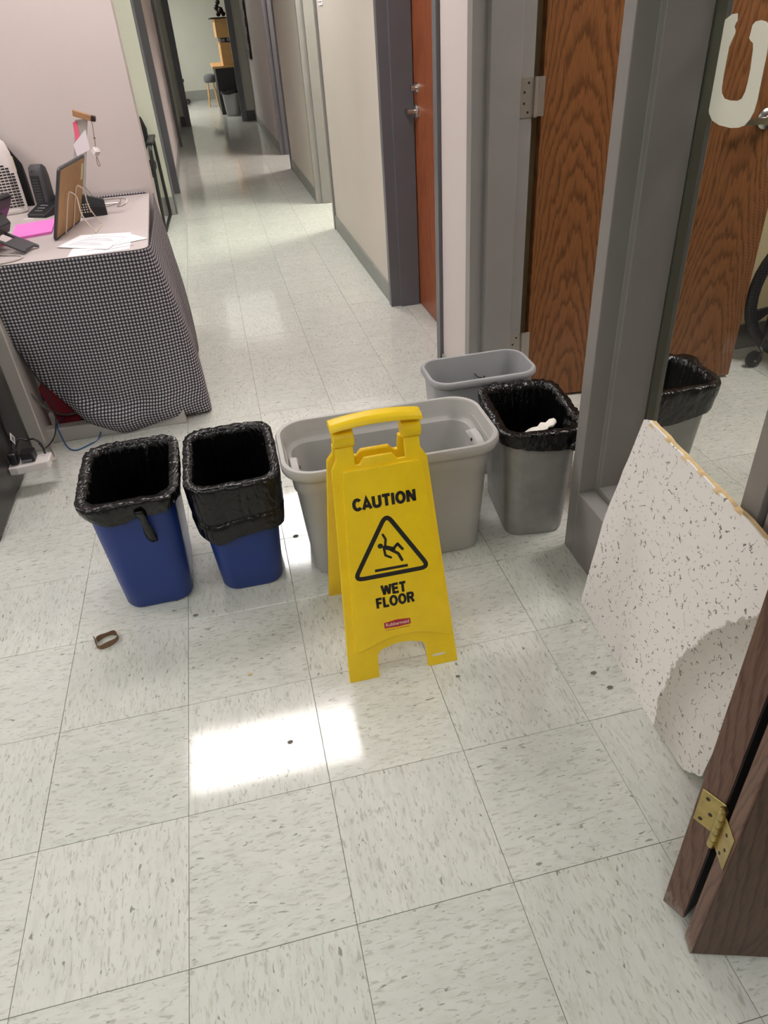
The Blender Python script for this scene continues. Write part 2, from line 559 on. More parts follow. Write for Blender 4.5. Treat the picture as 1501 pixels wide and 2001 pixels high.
# office behind the glass, side passages
wall('wall_right', 'wall_tan', 1.335, 4.1, 1.74, 1.86)
wall('wall_right', 'wall_tan', 4.0, 4.1, -3.5, 1.74)
wall('wall_front', 'wall_pink', -4.1, 4.1, -3.6, -3.5)
wall('wall_right', 'wall_hall', 1.335, 3.6, 4.68, 4.80)
wall('wall_right', 'wall_hall', 1.335, 3.6, 5.85, 5.97)
wall('wall_right', 'wall_hall', 3.5, 3.6, 4.80, 5.85)
wall('wall_right', 'wall_hall', 1.335, 3.2, 7.58, 7.70)
wall('wall_right', 'wall_hall', 1.335, 3.2, 8.85, 8.97)
wall('wall_right', 'wall_hall', 3.1, 3.2, 7.70, 8.85)

def baseboard(name, mat, x0, x1, y0, y1, h=.105):
    return struct(B(x0, x1, y0, y1, 0, h), name, mat, bevel=.003)
t_ = .009
baseboard('baseboard_right', 'base', XW - t_, XW, 1.606, 1.944, .10)
baseboard('baseboard_right', 'base', XW - t_, XW, 2.966, 4.81)
baseboard('baseboard_right', 'base', XW - t_, XW, 5.851, 7.70)
baseboard('baseboard_right', 'base', XW - t_, XW, 8.851, 12.80)
baseboard('baseboard_left', 'base', -2.0, -.10, 6.02 - t_, 6.02, .15)
baseboard('baseboard_left', 'base', -.10, -.10 + t_, 7.11, 10.40)
baseboard('baseboard_left', 'base', -.10, -.10 + t_, 10.52, 12.81)
baseboard('baseboard_back', 'base_d', 1.005, 1.145, 12.82 - t_, 12.82, .15)
baseboard('baseboard_back', 'base_d', -.09, -.015, 12.82 - t_, 12.82, .15)
baseboard('baseboard_back', 'base', -2.2, 3.2, 17.75 - t_, 17.75, .19)
baseboard('baseboard_right', 'base_d', 2.36, 4.0, 1.74 - t_, 1.74, .12)
baseboard('baseboard_left', 'base', -4, -.6, 2.96 - t_, 2.96)

# hollow metal door frames along the right wall (jamb section with rebate and stop)
def jamb(mb, y, s, x0=XF, x1=XB, h=H, stop=.016):
    """y = clear opening face, s = +1 when the jamb stands on the far (+y) side"""
    p = [(x0, y), (x0 + .052, y), (x0 + .055, y - s * stop), (x0 + .160, y - s * stop), (x0 + .163, y), (x1, y),
         (x1, y + s * .05), (x1 - .014, y + s * .05), (x1 - .014, y + s * .012), (x0 + .018, y + s * .012), (x0 + .018, y + s * .05), (x0, y + s * .05)]
    mb.zprism(p, 0, h + .05)
def head(mb, y0, y1, x0=XF, x1=XB, h=H):
    mb.box(x0, x0 + .055, y0, y1, h, h + .05); mb.box(x0 + .055, x0 + .16, y0, y1, h - .016, h + .05); mb.box(x0 + .16, x1, y0, y1, h, h + .05)
def frame(name, y0, y1, mat='frame', **k):
    m = MB(); jamb(m, y0, -1, **k); jamb(m, y1, 1, **k); head(m, y0, y1)
    return struct(m, name, mat)
m = MB(); jamb(m, 1.552, 1); head(m, .6285, 1.552)   # office doorway; its near jamb is the window post
struct(m, 'trim_1', 'frame', bevel=.0015)
frame('trim_2', 1.998, 2.912, 'frame_d')         # closed door in the hall
frame('trim_3', 4.86, 5.797)
frame('trim_4', 7.755, 8.79, 'frame_d')
# left-hand frames
m = MB().box(-.0995, -.082, 6.025, 6.09, 0, 2.18).box(-.215, -.09, 6.141, 6.16, 0, 2.18).box(-.215, -.068, 7.00, 7.099, 0, 2.18)
struct(m, 'trim_5', 'frame_d', bevel=.002)
struct(MB().box(-.20, -.155, 6.161, 6.995, .021, 2.125), 'door_3', 'frame_d', bevel=.002)
m = MB().box(-.24, -.064, 10.40, 10.52, 0, 2.18)
struct(m, 'trim_6', 'frame_d', bevel=.002)
m = MB().box(-.015, .055, 12.76, 12.94, 0, 2.18).box(.935, 1.005, 12.76, 12.94, 0, 2.18).box(.055, .935, 12.76, 12.94, 2.13, 2.18)
m.box(.055, .07, 12.80, 12.90, 0, 2.13).box(.92, .935, 12.80, 12.90, 0, 2.13)
struct(m, 'trim_7', 'frame_d', bevel=.002)

# sidelight window beside the office door: frame, glazing bead, pane, torn vinyl figure
m = MB()
WY0, WY1, WZ = -.022, .578, .219
m.zprism([(XF, WY1), (XF + .052, WY1), (XF + .055, WY1 - .016), (XF + .160, WY1 - .016), (XF + .160, WY1 + .005), (XF + .195, WY1 + .005), (XB, WY1), (XB, .6275), (XF, .6275)], 0, H + .05)
m.zprism([(XF, WY0), (XF + .052, WY0), (XF + .055, WY0 + .016), (XF + .160, WY0 + .016), (XF + .160, WY0 - .005), (XB, WY0), (XB, WY0 - .05), (XF, WY0 - .05)], 0, H + .05)
m.box(XF, XF + .053, WY0, WY1, 0.0, WZ).box(XF + .053, XF + .160, WY0 + .01, WY1 - .01, 0.0, WZ + .016).box(XF + .16, XB, WY0, WY1, 0.0, WZ)
m.box(XF, XF + .055, WY0, WY1, H, H + .05).box(XF + .053, XF + .160, WY0, WY1, H - .016, H + .05).box(XF + .16, XB, WY0, WY1, H, H + .05)
win = struct(m, 'window_1', 'frame', bevel=.0015)
m = MB()
m.box(XF + .161, XF + .182, WY1 - .022, WY1 - .0005, WZ + .02, H - .02).box(XF + .161, XF + .182, WY0 + .0005, WY0 + .022, WZ + .02, H - .02)
m.box(XF + .161, XF + .182, WY0 + .0005, WY1 - .0005, WZ + .0005, WZ + .0195).box(XF + .161, XF + .182, WY0 + .0005, WY1 - .0005, H - .0195, H)
build(m, 'glazing_bead', 'bead', win)
build(B(XF + .183, XF + .188, WY0 + .001, WY1 - .001, WZ + .001, H - .001), 'glass_pane', 'glass', win)
ST = [(.5185, 1.3239), (.5342, 1.3227), (.5531, 1.3139), (.5637, 1.2997), (.5677, 1.2825), (.5687, 1.2605), (.5661, 1.2232), (.5592, 1.1726), (.5508, 1.1527), (.5362, 1.1412), (.51, 1.1351), (.4717, 1.1338), (.4475, 1.1367), (.4304, 1.1423), (.4187, 1.1539), (.4108, 1.1678), (.4081, 1.1883), (.4088, 1.2235), (.4096, 1.2645), (.4137, 1.2909), (.4175, 1.3027), (.4297, 1.3105), (.4451, 1.3126), (.4593, 1.3107), (.4661, 1.3054), (.4672, 1.2946), (.4688, 1.2851), (.4634, 1.281), (.4542, 1.2771), (.4507, 1.2676), (.4465, 1.2358), (.4465, 1.2145), (.4485, 1.1985), (.4547, 1.1864), (.4667, 1.1818), (.4886, 1.1806), (.5092, 1.1824), (.5214, 1.1907), (.5245, 1.1996), (.5261, 1.2221), (.5261, 1.25), (.5258, 1.2688), (.5211, 1.2788), (.5148, 1.2915), (.5149, 1.2957), (.5202, 1.3026), (.5181, 1.3082), (.5142, 1.3123)]
xs = XF + .1825
m = MB().prism(ST, lambda a, b: (xs - .001, a + .0025, b), lambda a, b: (xs, a + .0025, b))
tag(build(m, 'vinyl_number', 'cream'), 'large cream vinyl figure with a torn top stuck on the office window glass', 'sticker')

# open oak door of the office
hx, hy, ang = 1.392, 1.592, math.radians(-5.2)
Td = Matrix.Translation((hx, hy, 0)) @ Matrix.Rotation(ang, 4, 'Z')
m = MB().box(0, .90, -.022, .022, .012, 2.11, Td)
door = bpy.data.objects.new('door_1', None); COL.objects.link(door); door.location = (hx, hy, 0); door['kind'] = 'structure'
ORG['door_1'] = Vector((hx, hy, 0))
leaf = build(m, 'door_leaf', 'oak', door, bevel=.0015)
def lever(parent, base, T_, side):
    """rose and return lever in door-local coordinates"""
    m = MB(); x, z = base
    pr = [(.001, 0), (.033, 0), (.033, .008), (.026, .014), (.011, .016), (.011, .050), (.001, .050)]
    m.lathe([(r, h) for r, h in pr], (0, 0, 0), 'y', 20)
    m.v = [T_ @ (Vector((x, 0, z)) + p) for p in m.v]
    h = build(m, 'door_handle', 'steel', parent, smooth=True)
    pts = [(x, -.045, z), (x - side * .03, -.048, z), (x - side * .085, -.048, z), (x - side * .112, -.045, z), (x - side * .116, -.03, z)]
    m2 = MB()
    rings = []
    for p in smoothpath(pts, 5):
        rings.append([T_ @ (p + Vector((0, a, b))) for a, b in ((-.006, -.010), (.005, -.010), (.005, .010), (-.006, .010))])
    m2.loft(rings)
    build(m2, 'lever', 'steel', h, smooth=True)
lever(door, (.808, .985), Td @ Matrix.Translation((0, -.022, 0)), 1)
# butt hinges on the far jamb
for zc in (1.11, .25, 1.93):
    m = MB().box(1.303, 1.349, 1.5495, 1.5525, zc - .057, zc + .057).box(1.349, 1.356, 1.5495, 1.5525, zc - .05, zc + .05)
    hg = build(m, 'hinge', 'hinge', door)
    build(MB().tube([(1.358, 1.547, zc - .058), (1.358, 1.547, zc + .058)], .006, 10), 'hinge_pin', 'hinge', hg, smooth=True)
    build(MB().box(1.362, 1.391, 1.553, 1.556, zc - .057, zc + .057), 'hinge_leaf', 'hinge', hg)
    for dx, dz in ((.012, .042), (.026, .016), (.026, -.016), (.012, -.042)):
        build(MB().lathe([(.001, 0), (.0042, 0), (.0035, .0012), (.001, .0012)], (1.345 - dx, 1.5495, zc + dz), 'y', 8), 'screw', 'screw', hg)

# closed reddish door in the hall
d2 = struct(B(1.305, 1.348, 2.002, 2.908, .010, 2.12), 'door_2', 'oak2')
Th = Matrix.Translation((1.305, 2.845, 0)) @ Matrix.Rotation(-PI / 2, 4, 'Z')
lever(d2, (0, .965), Th, 1)
m = MB().lathe([(.001, 0), (.024, 0), (.022, .008), (.014, .012), (.013, .030), (.001, .030)], (0, 0, 0), 'y', 18)
m.v = [Th @ (Vector((0, 0, 1.062)) + p) for p in m.v]
build(m, 'deadbolt', 'steel', d2, smooth=True)

# ceiling troffers and the two added fill lights
LAB = ['lit ceiling light over the grey bins and yellow sign', 'lit ceiling light above the computer side of the room', 'lit ceiling light nearest the camera',
       'lit ceiling light in the front left of the room', 'lit ceiling light at the mouth of the corridor', 'lit ceiling light in the nearer side passage',
       'dim ceiling light in the farther side passage', 'lit ceiling light in the far room', 'lit ceiling light inside the office', 'lit ceiling light over the waiting chair', 'added fill light on the ceiling left of the camera, nearest the tower', 'large dim fill light added on the ceiling near the far end of the corridor']
for k, (x, y, lx, ly, st, colr) in enumerate(LAMPS):
    L = thing('ceiling_light', (x, y, CEIL), LAB[k], 'light', 'ceiling lights')
    a, b = lx / 2, ly / 2
    m = MB()
    for q in ((-a, a, -b, -b + .025), (-a, a, b - .025, b), (-a, -a + .025, -b + .025, b - .025), (a - .025, a, -b + .025, b - .025)):
        m.box(x + q[0], x + q[1], y + q[2], y + q[3], CEIL - .03, CEIL)
    build(m, 'frame', 'wplastic', L)
    d = build(B(x - a + .0255, x + a - .0255, y - b + .0255, y + b - .0255, CEIL - .018, CEIL - .008), 'diffuser', mat_lamp(colr, st), L)

# ================================================================== BINS
def T_at(x, y, yaw=0.0):
    return Matrix.Translation((x, y, 0)) @ Matrix.Rotation(yaw, 4, 'Z')

def bin_shell(w0, d0, w1, d1, h, r0, r1, Tm, lip=.012, drop=.02, th=.004):
    """tapered wastebasket: outside wall, rolled rim, inside wall, floor"""
    def ring(w, d, r, z): return [Tm @ Vector((a, b, z)) for a, b in rrect(w, d, r, 7)]
    L = lambda a, b, t: a + (b - a) * t
    rings = [ring(w0 - .03, d0 - .03, max(r0 - .012, .01), .0), ring(w0 - .008, d0 - .008, r0, .002), ring(w0, d0, r0, .012)]
    for t in (.25, .5, .75):
        rings.append(ring(L(w0, w1, t), L(d0, d1, t), L(r0, r1, t), h * t))
    tz = (h - drop) / h
    rings += [ring(L(w0, w1, tz), L(d0, d1, tz), r1, h - drop), ring(w1 + 2 * lip - .004, d1 + 2 * lip - .004, r1 + lip, h - drop),
              ring(w1 + 2 * lip, d1 + 2 * lip, r1 + lip, h - drop + .004), ring(w1 + 2 * lip, d1 + 2 * lip, r1 + lip, h - .005),
              ring(w1 + 2 * lip - .008, d1 + 2 * lip - .008, r1 + lip - .003, h), ring(w1 - th, d1 - th, r1, h), ring(w1 - 2 * th, d1 - 2 * th, r1 - .003, h - .005)]
    for t in (.75, .5, .25, .03):
        rings.append(ring(L(w0, w1, t) - 2 * th, L(d0, d1, t) - 2 * th, L(r0, r1, t) - .003, h * t))
    return MB().loft(rings)

def liner_mesh(w0, d0, w1, d1, h, r1, Tm, hang, seed, lip=.012, puff=.006, gather=None, band=None):
    """bag draped over the rim; hang(u) = how far it hangs outside (u = 0..1 round the rim, 0 = front left corner going right)"""
    base = rrect(1, 1, .2, 7)
    NP = 192
    def ringpts(w, d, r):
        p = [Vector((a, b, 0)) for a, b in rrect(w, d, r, 14)]
        seg = [(p[(i + 1) % len(p)] - p[i]).length for i in range(len(p))]
        tot = sum(seg); out = []
        # start at the front left corner
        start = len(p) - 1
        for k in range(NP):
            s = tot * k / NP; i = 0; j = start
            while s > seg[j] + 1e-9:
                s -= seg[j]; j = (j + 1) % len(p)
            t = s / seg[j] if seg[j] > 0 else 0
            out.append(p[j].lerp(p[(j + 1) % len(p)], t))
        return out
    L = lambda a, b, t: a + (b - a) * t
    rings = []
    W, D, R = w1 + 2 * lip, d1 + 2 * lip, r1 + lip
    def nz(u, v, f, amp):
        return amp * noise.noise(Vector((math.cos(2 * PI * u) * f, math.sin(2 * PI * u) * f, v * 3 + seed * 7.3)))
    lev = [1.0, .985, .9, .78, .665, .655, .6, .45, .3, .18, .07, 0.0]
    rim = ringpts(W + .004, D + .004, R)
    for li, q in enumerate(lev):
        out = []
        for k in range(NP):
            u = k / NP; hg = hang(u)
            z = h + .004 - q * hg
            t = max(0, min(1, z / h)); 
            p = rim[k].copy(); c = Vector((p.x * (L(w0, w1, t) + 2 * lip + .004) / W, p.y * (L(d0, d1, t) + 2 * lip + .004) / D, z))
            if q < .05: c = Vector((p.x, p.y, z))
            nrm = Vector((p.x, p.y, 0)).normalized()
            e = puff * .7 * math.sin(PI * min(1, q * 1.0 + .15)) + .002
            e += abs(nz(u, q * .5, 9, .006)) * (1 - .6 * q) + nz(u, q, 22, .0025) + nz(u, q * .3, 48, .0022) * (1 - .7 * min(1, q * 1.5)) + .0015
            if q >= .98: e *= .6
            if band and q > .66: e += .0055
            if gather: e += gather(u, q)
            z2 = z + nz(u, q, 14, .004) * (1 if q < .2 else .5)
            c = c + nrm * max(e, .0015); c.z = z2
            out.append(Tm @ c)
        rings.append(out)
    ins = ringpts(w1 - .012, d1 - .012, max(r1 - .006, .01))
    for q in (.0, .06, .14, .26, .42, .6, .8, .93):
        z = h + .003 - q * h * .94
        t = max(0, z / h); out = []
        for k in range(NP):
            u = k / NP; p = ins[k]
            f = Vector((p.x * L(w0, w1, t) / w1, p.y * L(d0, d1, t) / d1, z))
            nrm = Vector((p.x, p.y, 0)).normalized()
            e = .0015 + abs(nz(u, q * .15 + 5, 8, .030)) * min(1, q * 4 + .08) + abs(nz(u, q + 9, 26, .005)) * min(1, q * 5 + .3)
            c = f - nrm * e; c.z += nz(u, q + 3, 12, .006) * (1 if q > 0 else .4)
            out.append(Tm @ c)
        rings.append(out)
    return MB().loft(rings, cap0=False, cap1=True)

def wastebasket(name, label, mat, x, y, yaw, w0, d0, w1, d1, h, r0=.045, r1=.052, hang=None, seed=1, lip=.01, drop=.02, group=None, **k):
    b = thing(name, (x, y, 0), label, 'trash bin', group)
    Tm = T_at(x, y, yaw)
    build(bin_shell(w0, d0, w1, d1, h, r0, r1, Tm, lip, drop), 'bin_body', mat, b, smooth=True)
    ln = None
    if hang:
        ln = build(liner_mesh(w0, d0, w1, d1, h, r1, Tm, hang, seed, lip, **k), 'bin_liner', 'liner', b, smooth=-1)
    return b, ln, Tm

def bump01(u, c, w):
    d = abs((u - c + .5) % 1 - .5)
    return max(0.0, 1 - d / w) ** 2 * (3 - 2 * max(0.0, 1 - d / w)) if d < w else 0.0

# blue bin with the knotted bag
hang1 = lambda u: .040 + .02 * bump01(u, .02, .08) + .006 * math.sin(u * 31) + .012 * bump01(u, .12, .06)
b1, l1, T1 = wastebasket('blue_wastebasket', 'blue wastebasket with a knotted bag tail hanging down its front, left of its twin', 'blue', -.080, .847, .02, .190, .285, .232, .322, .375,
                         hang=hang1, seed=1, lip=.008, gather=lambda u, q: .010 * bump01(u, .145, .035) + .006 * bump01(u, .98, .06))
kp = T1 @ Vector((.026, -.182, .340))
m = MB()
rings = []
for i, (dz, r) in enumerate([(0.016, .011), (.004, .014), (-.010, .008), (-.03, .009), (-.058, .012), (-.084, .012), (-.100, .009)]):
    ring = []
    for k in range(14):
        a = 2 * PI * k / 14; rr = r * (1 + .25 * math.sin(a * 5 + i))
        ring.append(kp + Vector((math.cos(a) * rr + .002 * i, .022 * (i / 6) + math.sin(a) * rr * .5 - .004, dz)))
    rings.append(ring)
m.loft(rings)
build(m, 'bag_tail', 'liner', l1, smooth=-1)
# blue bin with the deep folded bag
hang2 = lambda u: .165 - .03 * bump01(u, .5, .25) + .02 * bump01(u, .0, .05) + .004 * math.sin(u * 40)
b2, l2, T2 = wastebasket('blue_wastebasket', 'blue wastebasket with a black bag folded far down its front, right of its twin', 'blue', .195, .845, .0, .178, .285, .226, .322, .375,
                         hang=hang2, seed=3, lip=.008, band=True, puff=.004)
# grey bin in the doorway
hang3 = lambda u: .05 + .014 * bump01(u, .15, .12) + .008 * math.sin(u * 25)
b3, l3, T3 = wastebasket('grey_wastebasket', 'scuffed grey wastebasket with a knotted black bag, standing in the office doorway', 'gbin3', 1.090, .838, math.radians(-6), .185, .285, .222, .318, .375,
                         hang=hang3, seed=5, lip=.008, gather=lambda u, q: .008 * bump01(u, .20, .03))
kp = T3 @ Vector((.078, -.186, .335))
m = MB(); rings = []
for i, (dz, r) in enumerate([(.014, .004), (.010, .012), (0, .016), (-.010, .012), (-.015, .004)]):
    rings.append([kp + Vector((math.cos(2 * PI * k / 16) * r * (1 + .2 * math.sin(k * 2.3 + i)), math.sin(2 * PI * k / 16) * r * .7, dz)) for k in range(16)])
m.loft(rings); build(m, 'bag_knot', 'liner', l3, smooth=-1)
# plain grey bin behind
b4, _, T4 = wastebasket('grey_wastebasket', 'empty grey wastebasket without a bag, turned sideways behind the row of bins', 'gbin2', 1.035, 1.152, math.radians(-.5), .29, .150, .345, .196, .385, r0=.035, r1=.055, lip=.011)
m = MB().tube(smoothpath([(1.055, 1.238, .318), (1.066, 1.237, .304), (1.082, 1.236, .299)], 4), .0016, 6).tube([(1.086, 1.235, .299), (1.092, 1.235, .304)], .0022, 6)
m.v = [p + Vector((0, .0, 0)) for p in m.v]
build(m, 'pen_scratch', 'ink', b4)
# bin inside the office
hang5 = lambda u: .11 + .012 * math.sin(u * 19) + .01 * bump01(u, .3, .1)
b5, l5, T5 = wastebasket('grey_wastebasket', 'grey wastebasket with a black bag, seen through the office window glass', 'gbin3', 1.545, .905, 0.0, .25, .175, .305, .225, .375,
                         hang=hang5, seed=8, lip=.008, gather=lambda u, q: .02 * bump01(u, .42, .05) * (1 - q))

# large pale bin with stepped collar, inner ledge and end grips
def big_bin():
    x, y = .639, .811
    b = thing('large_bin', (x, y, 0), 'large pale grey rectangular bin without a bag, behind the yellow sign', 'trash bin')
    Tm = T_at(x, y, math.radians(-.6))
    def ring(w, d, r, z): return [Tm @ Vector((a, c, z)) for a, c in rrect(w * 1.025, d * 1.02, r, 9)]
    h = .385
    P = [(.465, .205, .04, 0), (.490, .230, .045, .002), (.498, .238, .05, .012), (.520, .252, .055, .15), (.540, .264, .06, .292), (.552, .274, .062, .300),
         (.560, .280, .066, .352), (.598, .312, .085, .356), (.604, .318, .088, .362), (.606, .320, .088, .378), (.598, .312, .085, h), (.578, .294, .08, h), (.571, .287, .078, h - .006),
         (.560, .276, .07, .335), (.552, .268, .066, .328), (.530, .246, .058, .322), (.526, .243, .056, .314), (.512, .240, .052, .15), (.486, .226, .045, .010)]
    build(MB().loft([ring(*p) for p in P]), 'bin_body', 'gbin', b, smooth=True)
    for s in (-1, 1):
        m = MB(); rings = []
        for t in range(9):
            a = -1 + t / 4; wv = .017 * math.sqrt(max(.02, 1 - a * a)); yy = a * .058
            rings.append([Tm @ Vector((s * (.2740 - dx), yy - .01, .318 + dz)) for dx, dz in ((.001, -wv * 1.5), (.012, -wv * 1.2), (.018, 0), (.013, wv), (-.006, wv * 1.2))])
        m.loft(rings)
        gpl = build(m, 'grip', 'grip', b, smooth=True)
        build(MB().box(s * .2555 - .0015, s * .2555 + .0015, -.014, -.006, .316, .324, Tm), 'grip_slot', 'ink', gpl)
    return b
big_bin()

# torn fibre scrap in the bag
m = MB()
rings = []
for i in range(9):
    t = i / 8; cx = 1.055 + .11 * t; w = .022 * (1 - .5 * t) + .006 * noise.noise(Vector((i * .9, 1, 2)))
    c = Vector((cx, .795 + .02 * t, .292 + .035 * t))
    rings.append([c + Vector((.004 * noise.noise(Vector((i, k, 5))), w * math.cos(a) * 1.3, w * math.sin(a) * .6 + .004 * noise.noise(Vector((i * 1.3, k * .8, 0))))) for k, a in enumerate([2 * PI * k / 9 for k in range(9)])])
m.loft(rings)
tag(build(m, 'fibre_scrap', 'scrap', smooth=30), 'torn white scrap of fibre lying in the bag of the scuffed doorway bin', 'debris')

# ================================================================== WET FLOOR SIGN
SX, SY = .5405, .262
sl = Vector((0, .165, .60)).normalized(); sn = Vector((0, -sl.z, sl.y))
def P_(s, t, d=0.0):                     # front panel: across, up the slope, proud of the face
    return Vector((SX + s, SY, 0)) + sl * t + sn * d
bl = Vector((0, -.165, .60)).normalized(); bn = Vector((0, bl.z, -bl.y)) * -1
BY = .612
def Q_(s, t, d=0.0):                     # back panel (its outside faces away)
    return Vector((SX + s, BY, 0)) + bl * t + Vector((0, bl.z, -bl.y)) * d
sign = thing('wet_floor_sign', (SX, .44, 0), 'yellow folding caution sign standing on the tiles in front of the bins', 'sign')
def outline(k=1.0):
    h = [(.140, 0), (.137, .055), (.113, .552), (.099, .575), (.099, .601), (.063, .601), (.063, .556), (.044, .556), (.033, .571)]
    foot = [(-.033, .571), (-.044, .556), (-.054, .556), (-.054, .601), (-.096, .601), (-.096, .575), (-.109, .552), (-.139, .055), (-.141, 0), (-.066, 0)]
    notch = [(-.062, .062), (-.054, .074)] + [(-.05 + .1 * i / 8, .076 + .010 * math.sin(PI * i / 8)) for i in range(9)] + [(.056, .072), (.061, .060), (.063, 0)]
    return h + foot + notch
ol = outline()
fp = build(MB().prism(ol, lambda a, b: P_(a, b, -.012), lambda a, b: P_(a, b, 0)), 'front_panel', 'yellow', sign, bevel=.002, seg=2, smooth=True)
bp_ = build(MB().prism(ol, lambda a, b: Q_(-a, b, -.012), lambda a, b: Q_(-a, b, 0)), 'back_panel', 'yellow', sign, bevel=.002, seg=2, smooth=True)
pan = [(.091, .548), (-.080, .548)] + arc(-.080, .540, .008, PI / 2, PI, 3)[1:] + [(-.118, .100)] + arc(-.108, .094, .010, PI, PI * 1.5, 3) + \
      [(-.10 + .22 * i / 10, .086 + .026 * math.sin(PI * i / 10)) for i in range(1, 10)] + arc(.120, .094, .010, -PI / 2, 0, 3) + [(.099, .540)]
build(MB().prism(pan, lambda a, b: P_(a, b, -.002), lambda a, b: P_(a, b, .0085)), 'raised_panel', 'yellow', fp, bevel=.005, seg=3, smooth=True)
build(MB().prism([(a * .9, b) for a, b in pan], lambda a, b: Q_(a, b, .0), lambda a, b: Q_(a, b, .0035)), 'raised_panel', 'yellow', bp_, bevel=.0012)
E0 = .0085
def stroke(mb, pts, w, closed=False, d0=E0, d1=E0 + .0004, rnd=True):
    """flat printed line on the sign face, as convex pieces"""
    n = len(pts)
    for i in range(n if closed else n - 1):
        a = Vector(pts[i] + (0,)); b = Vector(pts[(i + 1) % n] + (0,))
        dr = (b - a).normalized(); nn = Vector((-dr.y, dr.x, 0))
        p = [a + nn * w, a - nn * w, b - nn * w, b + nn * w]
        mb.prism([(q.x, q.y) for q in p], lambda x, y: P_(x, y, d0), lambda x, y: P_(x, y, d1))
        if rnd:
            for c in (a, b):
                mb.prism(arc(c.x, c.y, w, 0, 2 * PI * 11 / 12, 11), lambda x, y: P_(x, y, d0), lambda x, y: P_(x, y, d1 - .0001))
m = MB()
tri_c = [(0, .424), (-.088, .284), (.083, .283)]
tri = []
for i in range(3):
    c = Vector(tri_c[i] + (0,)); a = (Vector(tri_c[i - 1] + (0,)) - c).normalized(); b = (Vector(tri_c[(i + 1) % 3] + (0,)) - c).normalized()
    p0, p1 = c + a * .020, c + b * .020
    for k in range(6):
        t = k / 5; q = p0 * (1 - t) ** 2 + c * 2 * t * (1 - t) + p1 * t * t
        tri.append((q.x, q.y))
cen = Vector((0, .328, 0))
tri = [((p[0] - cen.x) * 1.07 + cen.x, (p[1] - cen.y) * 1.08 + cen.y) for p in tri]
stroke(m, tri, .0054, True)
build(m, 'triangle_print', 'ink', fp)
# falling figure (pictogram): pixel outline mapped onto the face
def pc(u, v):
    return (-.060 + (u - 300) / 640 * .123 + .0, .304 + (905 - v) / 330 * .0755 + (u - 300) / 640 * .0 - (540 - u) * .000012)
m = MB()
def tilt(u, v):          # level the pictogram and bring it to size
    a, b = pc(u, v + (u - 540) * .19)
    return (-.003 + (a + .003) * 1.2 - .001, .335 + (b - .335) * 1.2 + .001)
hd = tilt(515, 702)
m.prism(arc(hd[0], hd[1], .0064, 0, 2 * PI * 19 / 20, 19), lambda x, y: P_(x, y, E0), lambda x, y: P_(x, y, E0 + .0004))
for pts, w in (([(555, 598), (578, 640), (566, 700)], .0029), ([(562, 715), (645, 735)], .0054), ([(548, 715), (556, 790), (610, 812)], .0029),
               ([(640, 735), (695, 685), (740, 735)], .0034), ([(620, 740), (690, 775), (722, 838)], .0036)):
    stroke(m, [tilt(*p) for p in pts], w)
stroke(m, [(-.043, .2950), (.0375, .2940)], .0034, rnd=False)
build(m, 'falling_figure_print', 'ink', fp)

GL = {  # bold block capitals as stroke paths on a 0..1 x 0..1 cell, with their widths
 'C': (.86, [[('a', .48, .5, .36, .42, .22, 1.78)]]), 'A': (.88, [[(.06, 0), (.44, .93), (.82, 0)], [(.19, .27), (.69, .27)]]),
 'U': (.90, [[(.13, 1), (.13, .36), (.16, .22), (.26, .12), (.45, .085), (.64, .12), (.74, .22), (.77, .36), (.77, 1)]]),
 'T': (.80, [[(.0, .91), (.80, .91)], [(.40, .91), (.40, 0)]]), 'I': (.30, [[(.15, 0), (.15, 1)]]),
 'O': (1.0, [[('a', .5, .5, .38, .42, 0, 2.0)]]), 'N': (.92, [[(.13, 0), (.13, 1)], [(.15, .95), (.77, .05)], [(.79, 0), (.79, 1)]]),
 'W': (1.22, [[(.07, 1), (.32, .06)], [(.32, .06), (.61, .93)], [(.61, .93), (.90, .06)], [(.90, .06), (1.15, 1)]]),
 'E': (.80, [[(.13, 0), (.13, 1)], [(.1, .09), (.78, .09)], [(.1, .51), (.72, .51)], [(.1, .91), (.77, .91)]]),
 'F': (.74, [[(.13, 0), (.13, 1)], [(.1, .50), (.66, .50)], [(.1, .91), (.73, .91)]]), 'L': (.72, [[(.13, 0), (.13, 1)], [(.1, .09), (.72, .09)]]),
 'R': (.92, [[(.13, 0), (.13, 1)], [(.1, .91), (.55, .91), (.70, .87), (.76, .72), (.70, .56), (.55, .50), (.1, .50)], [(.50, .48), (.80, 0)]])}
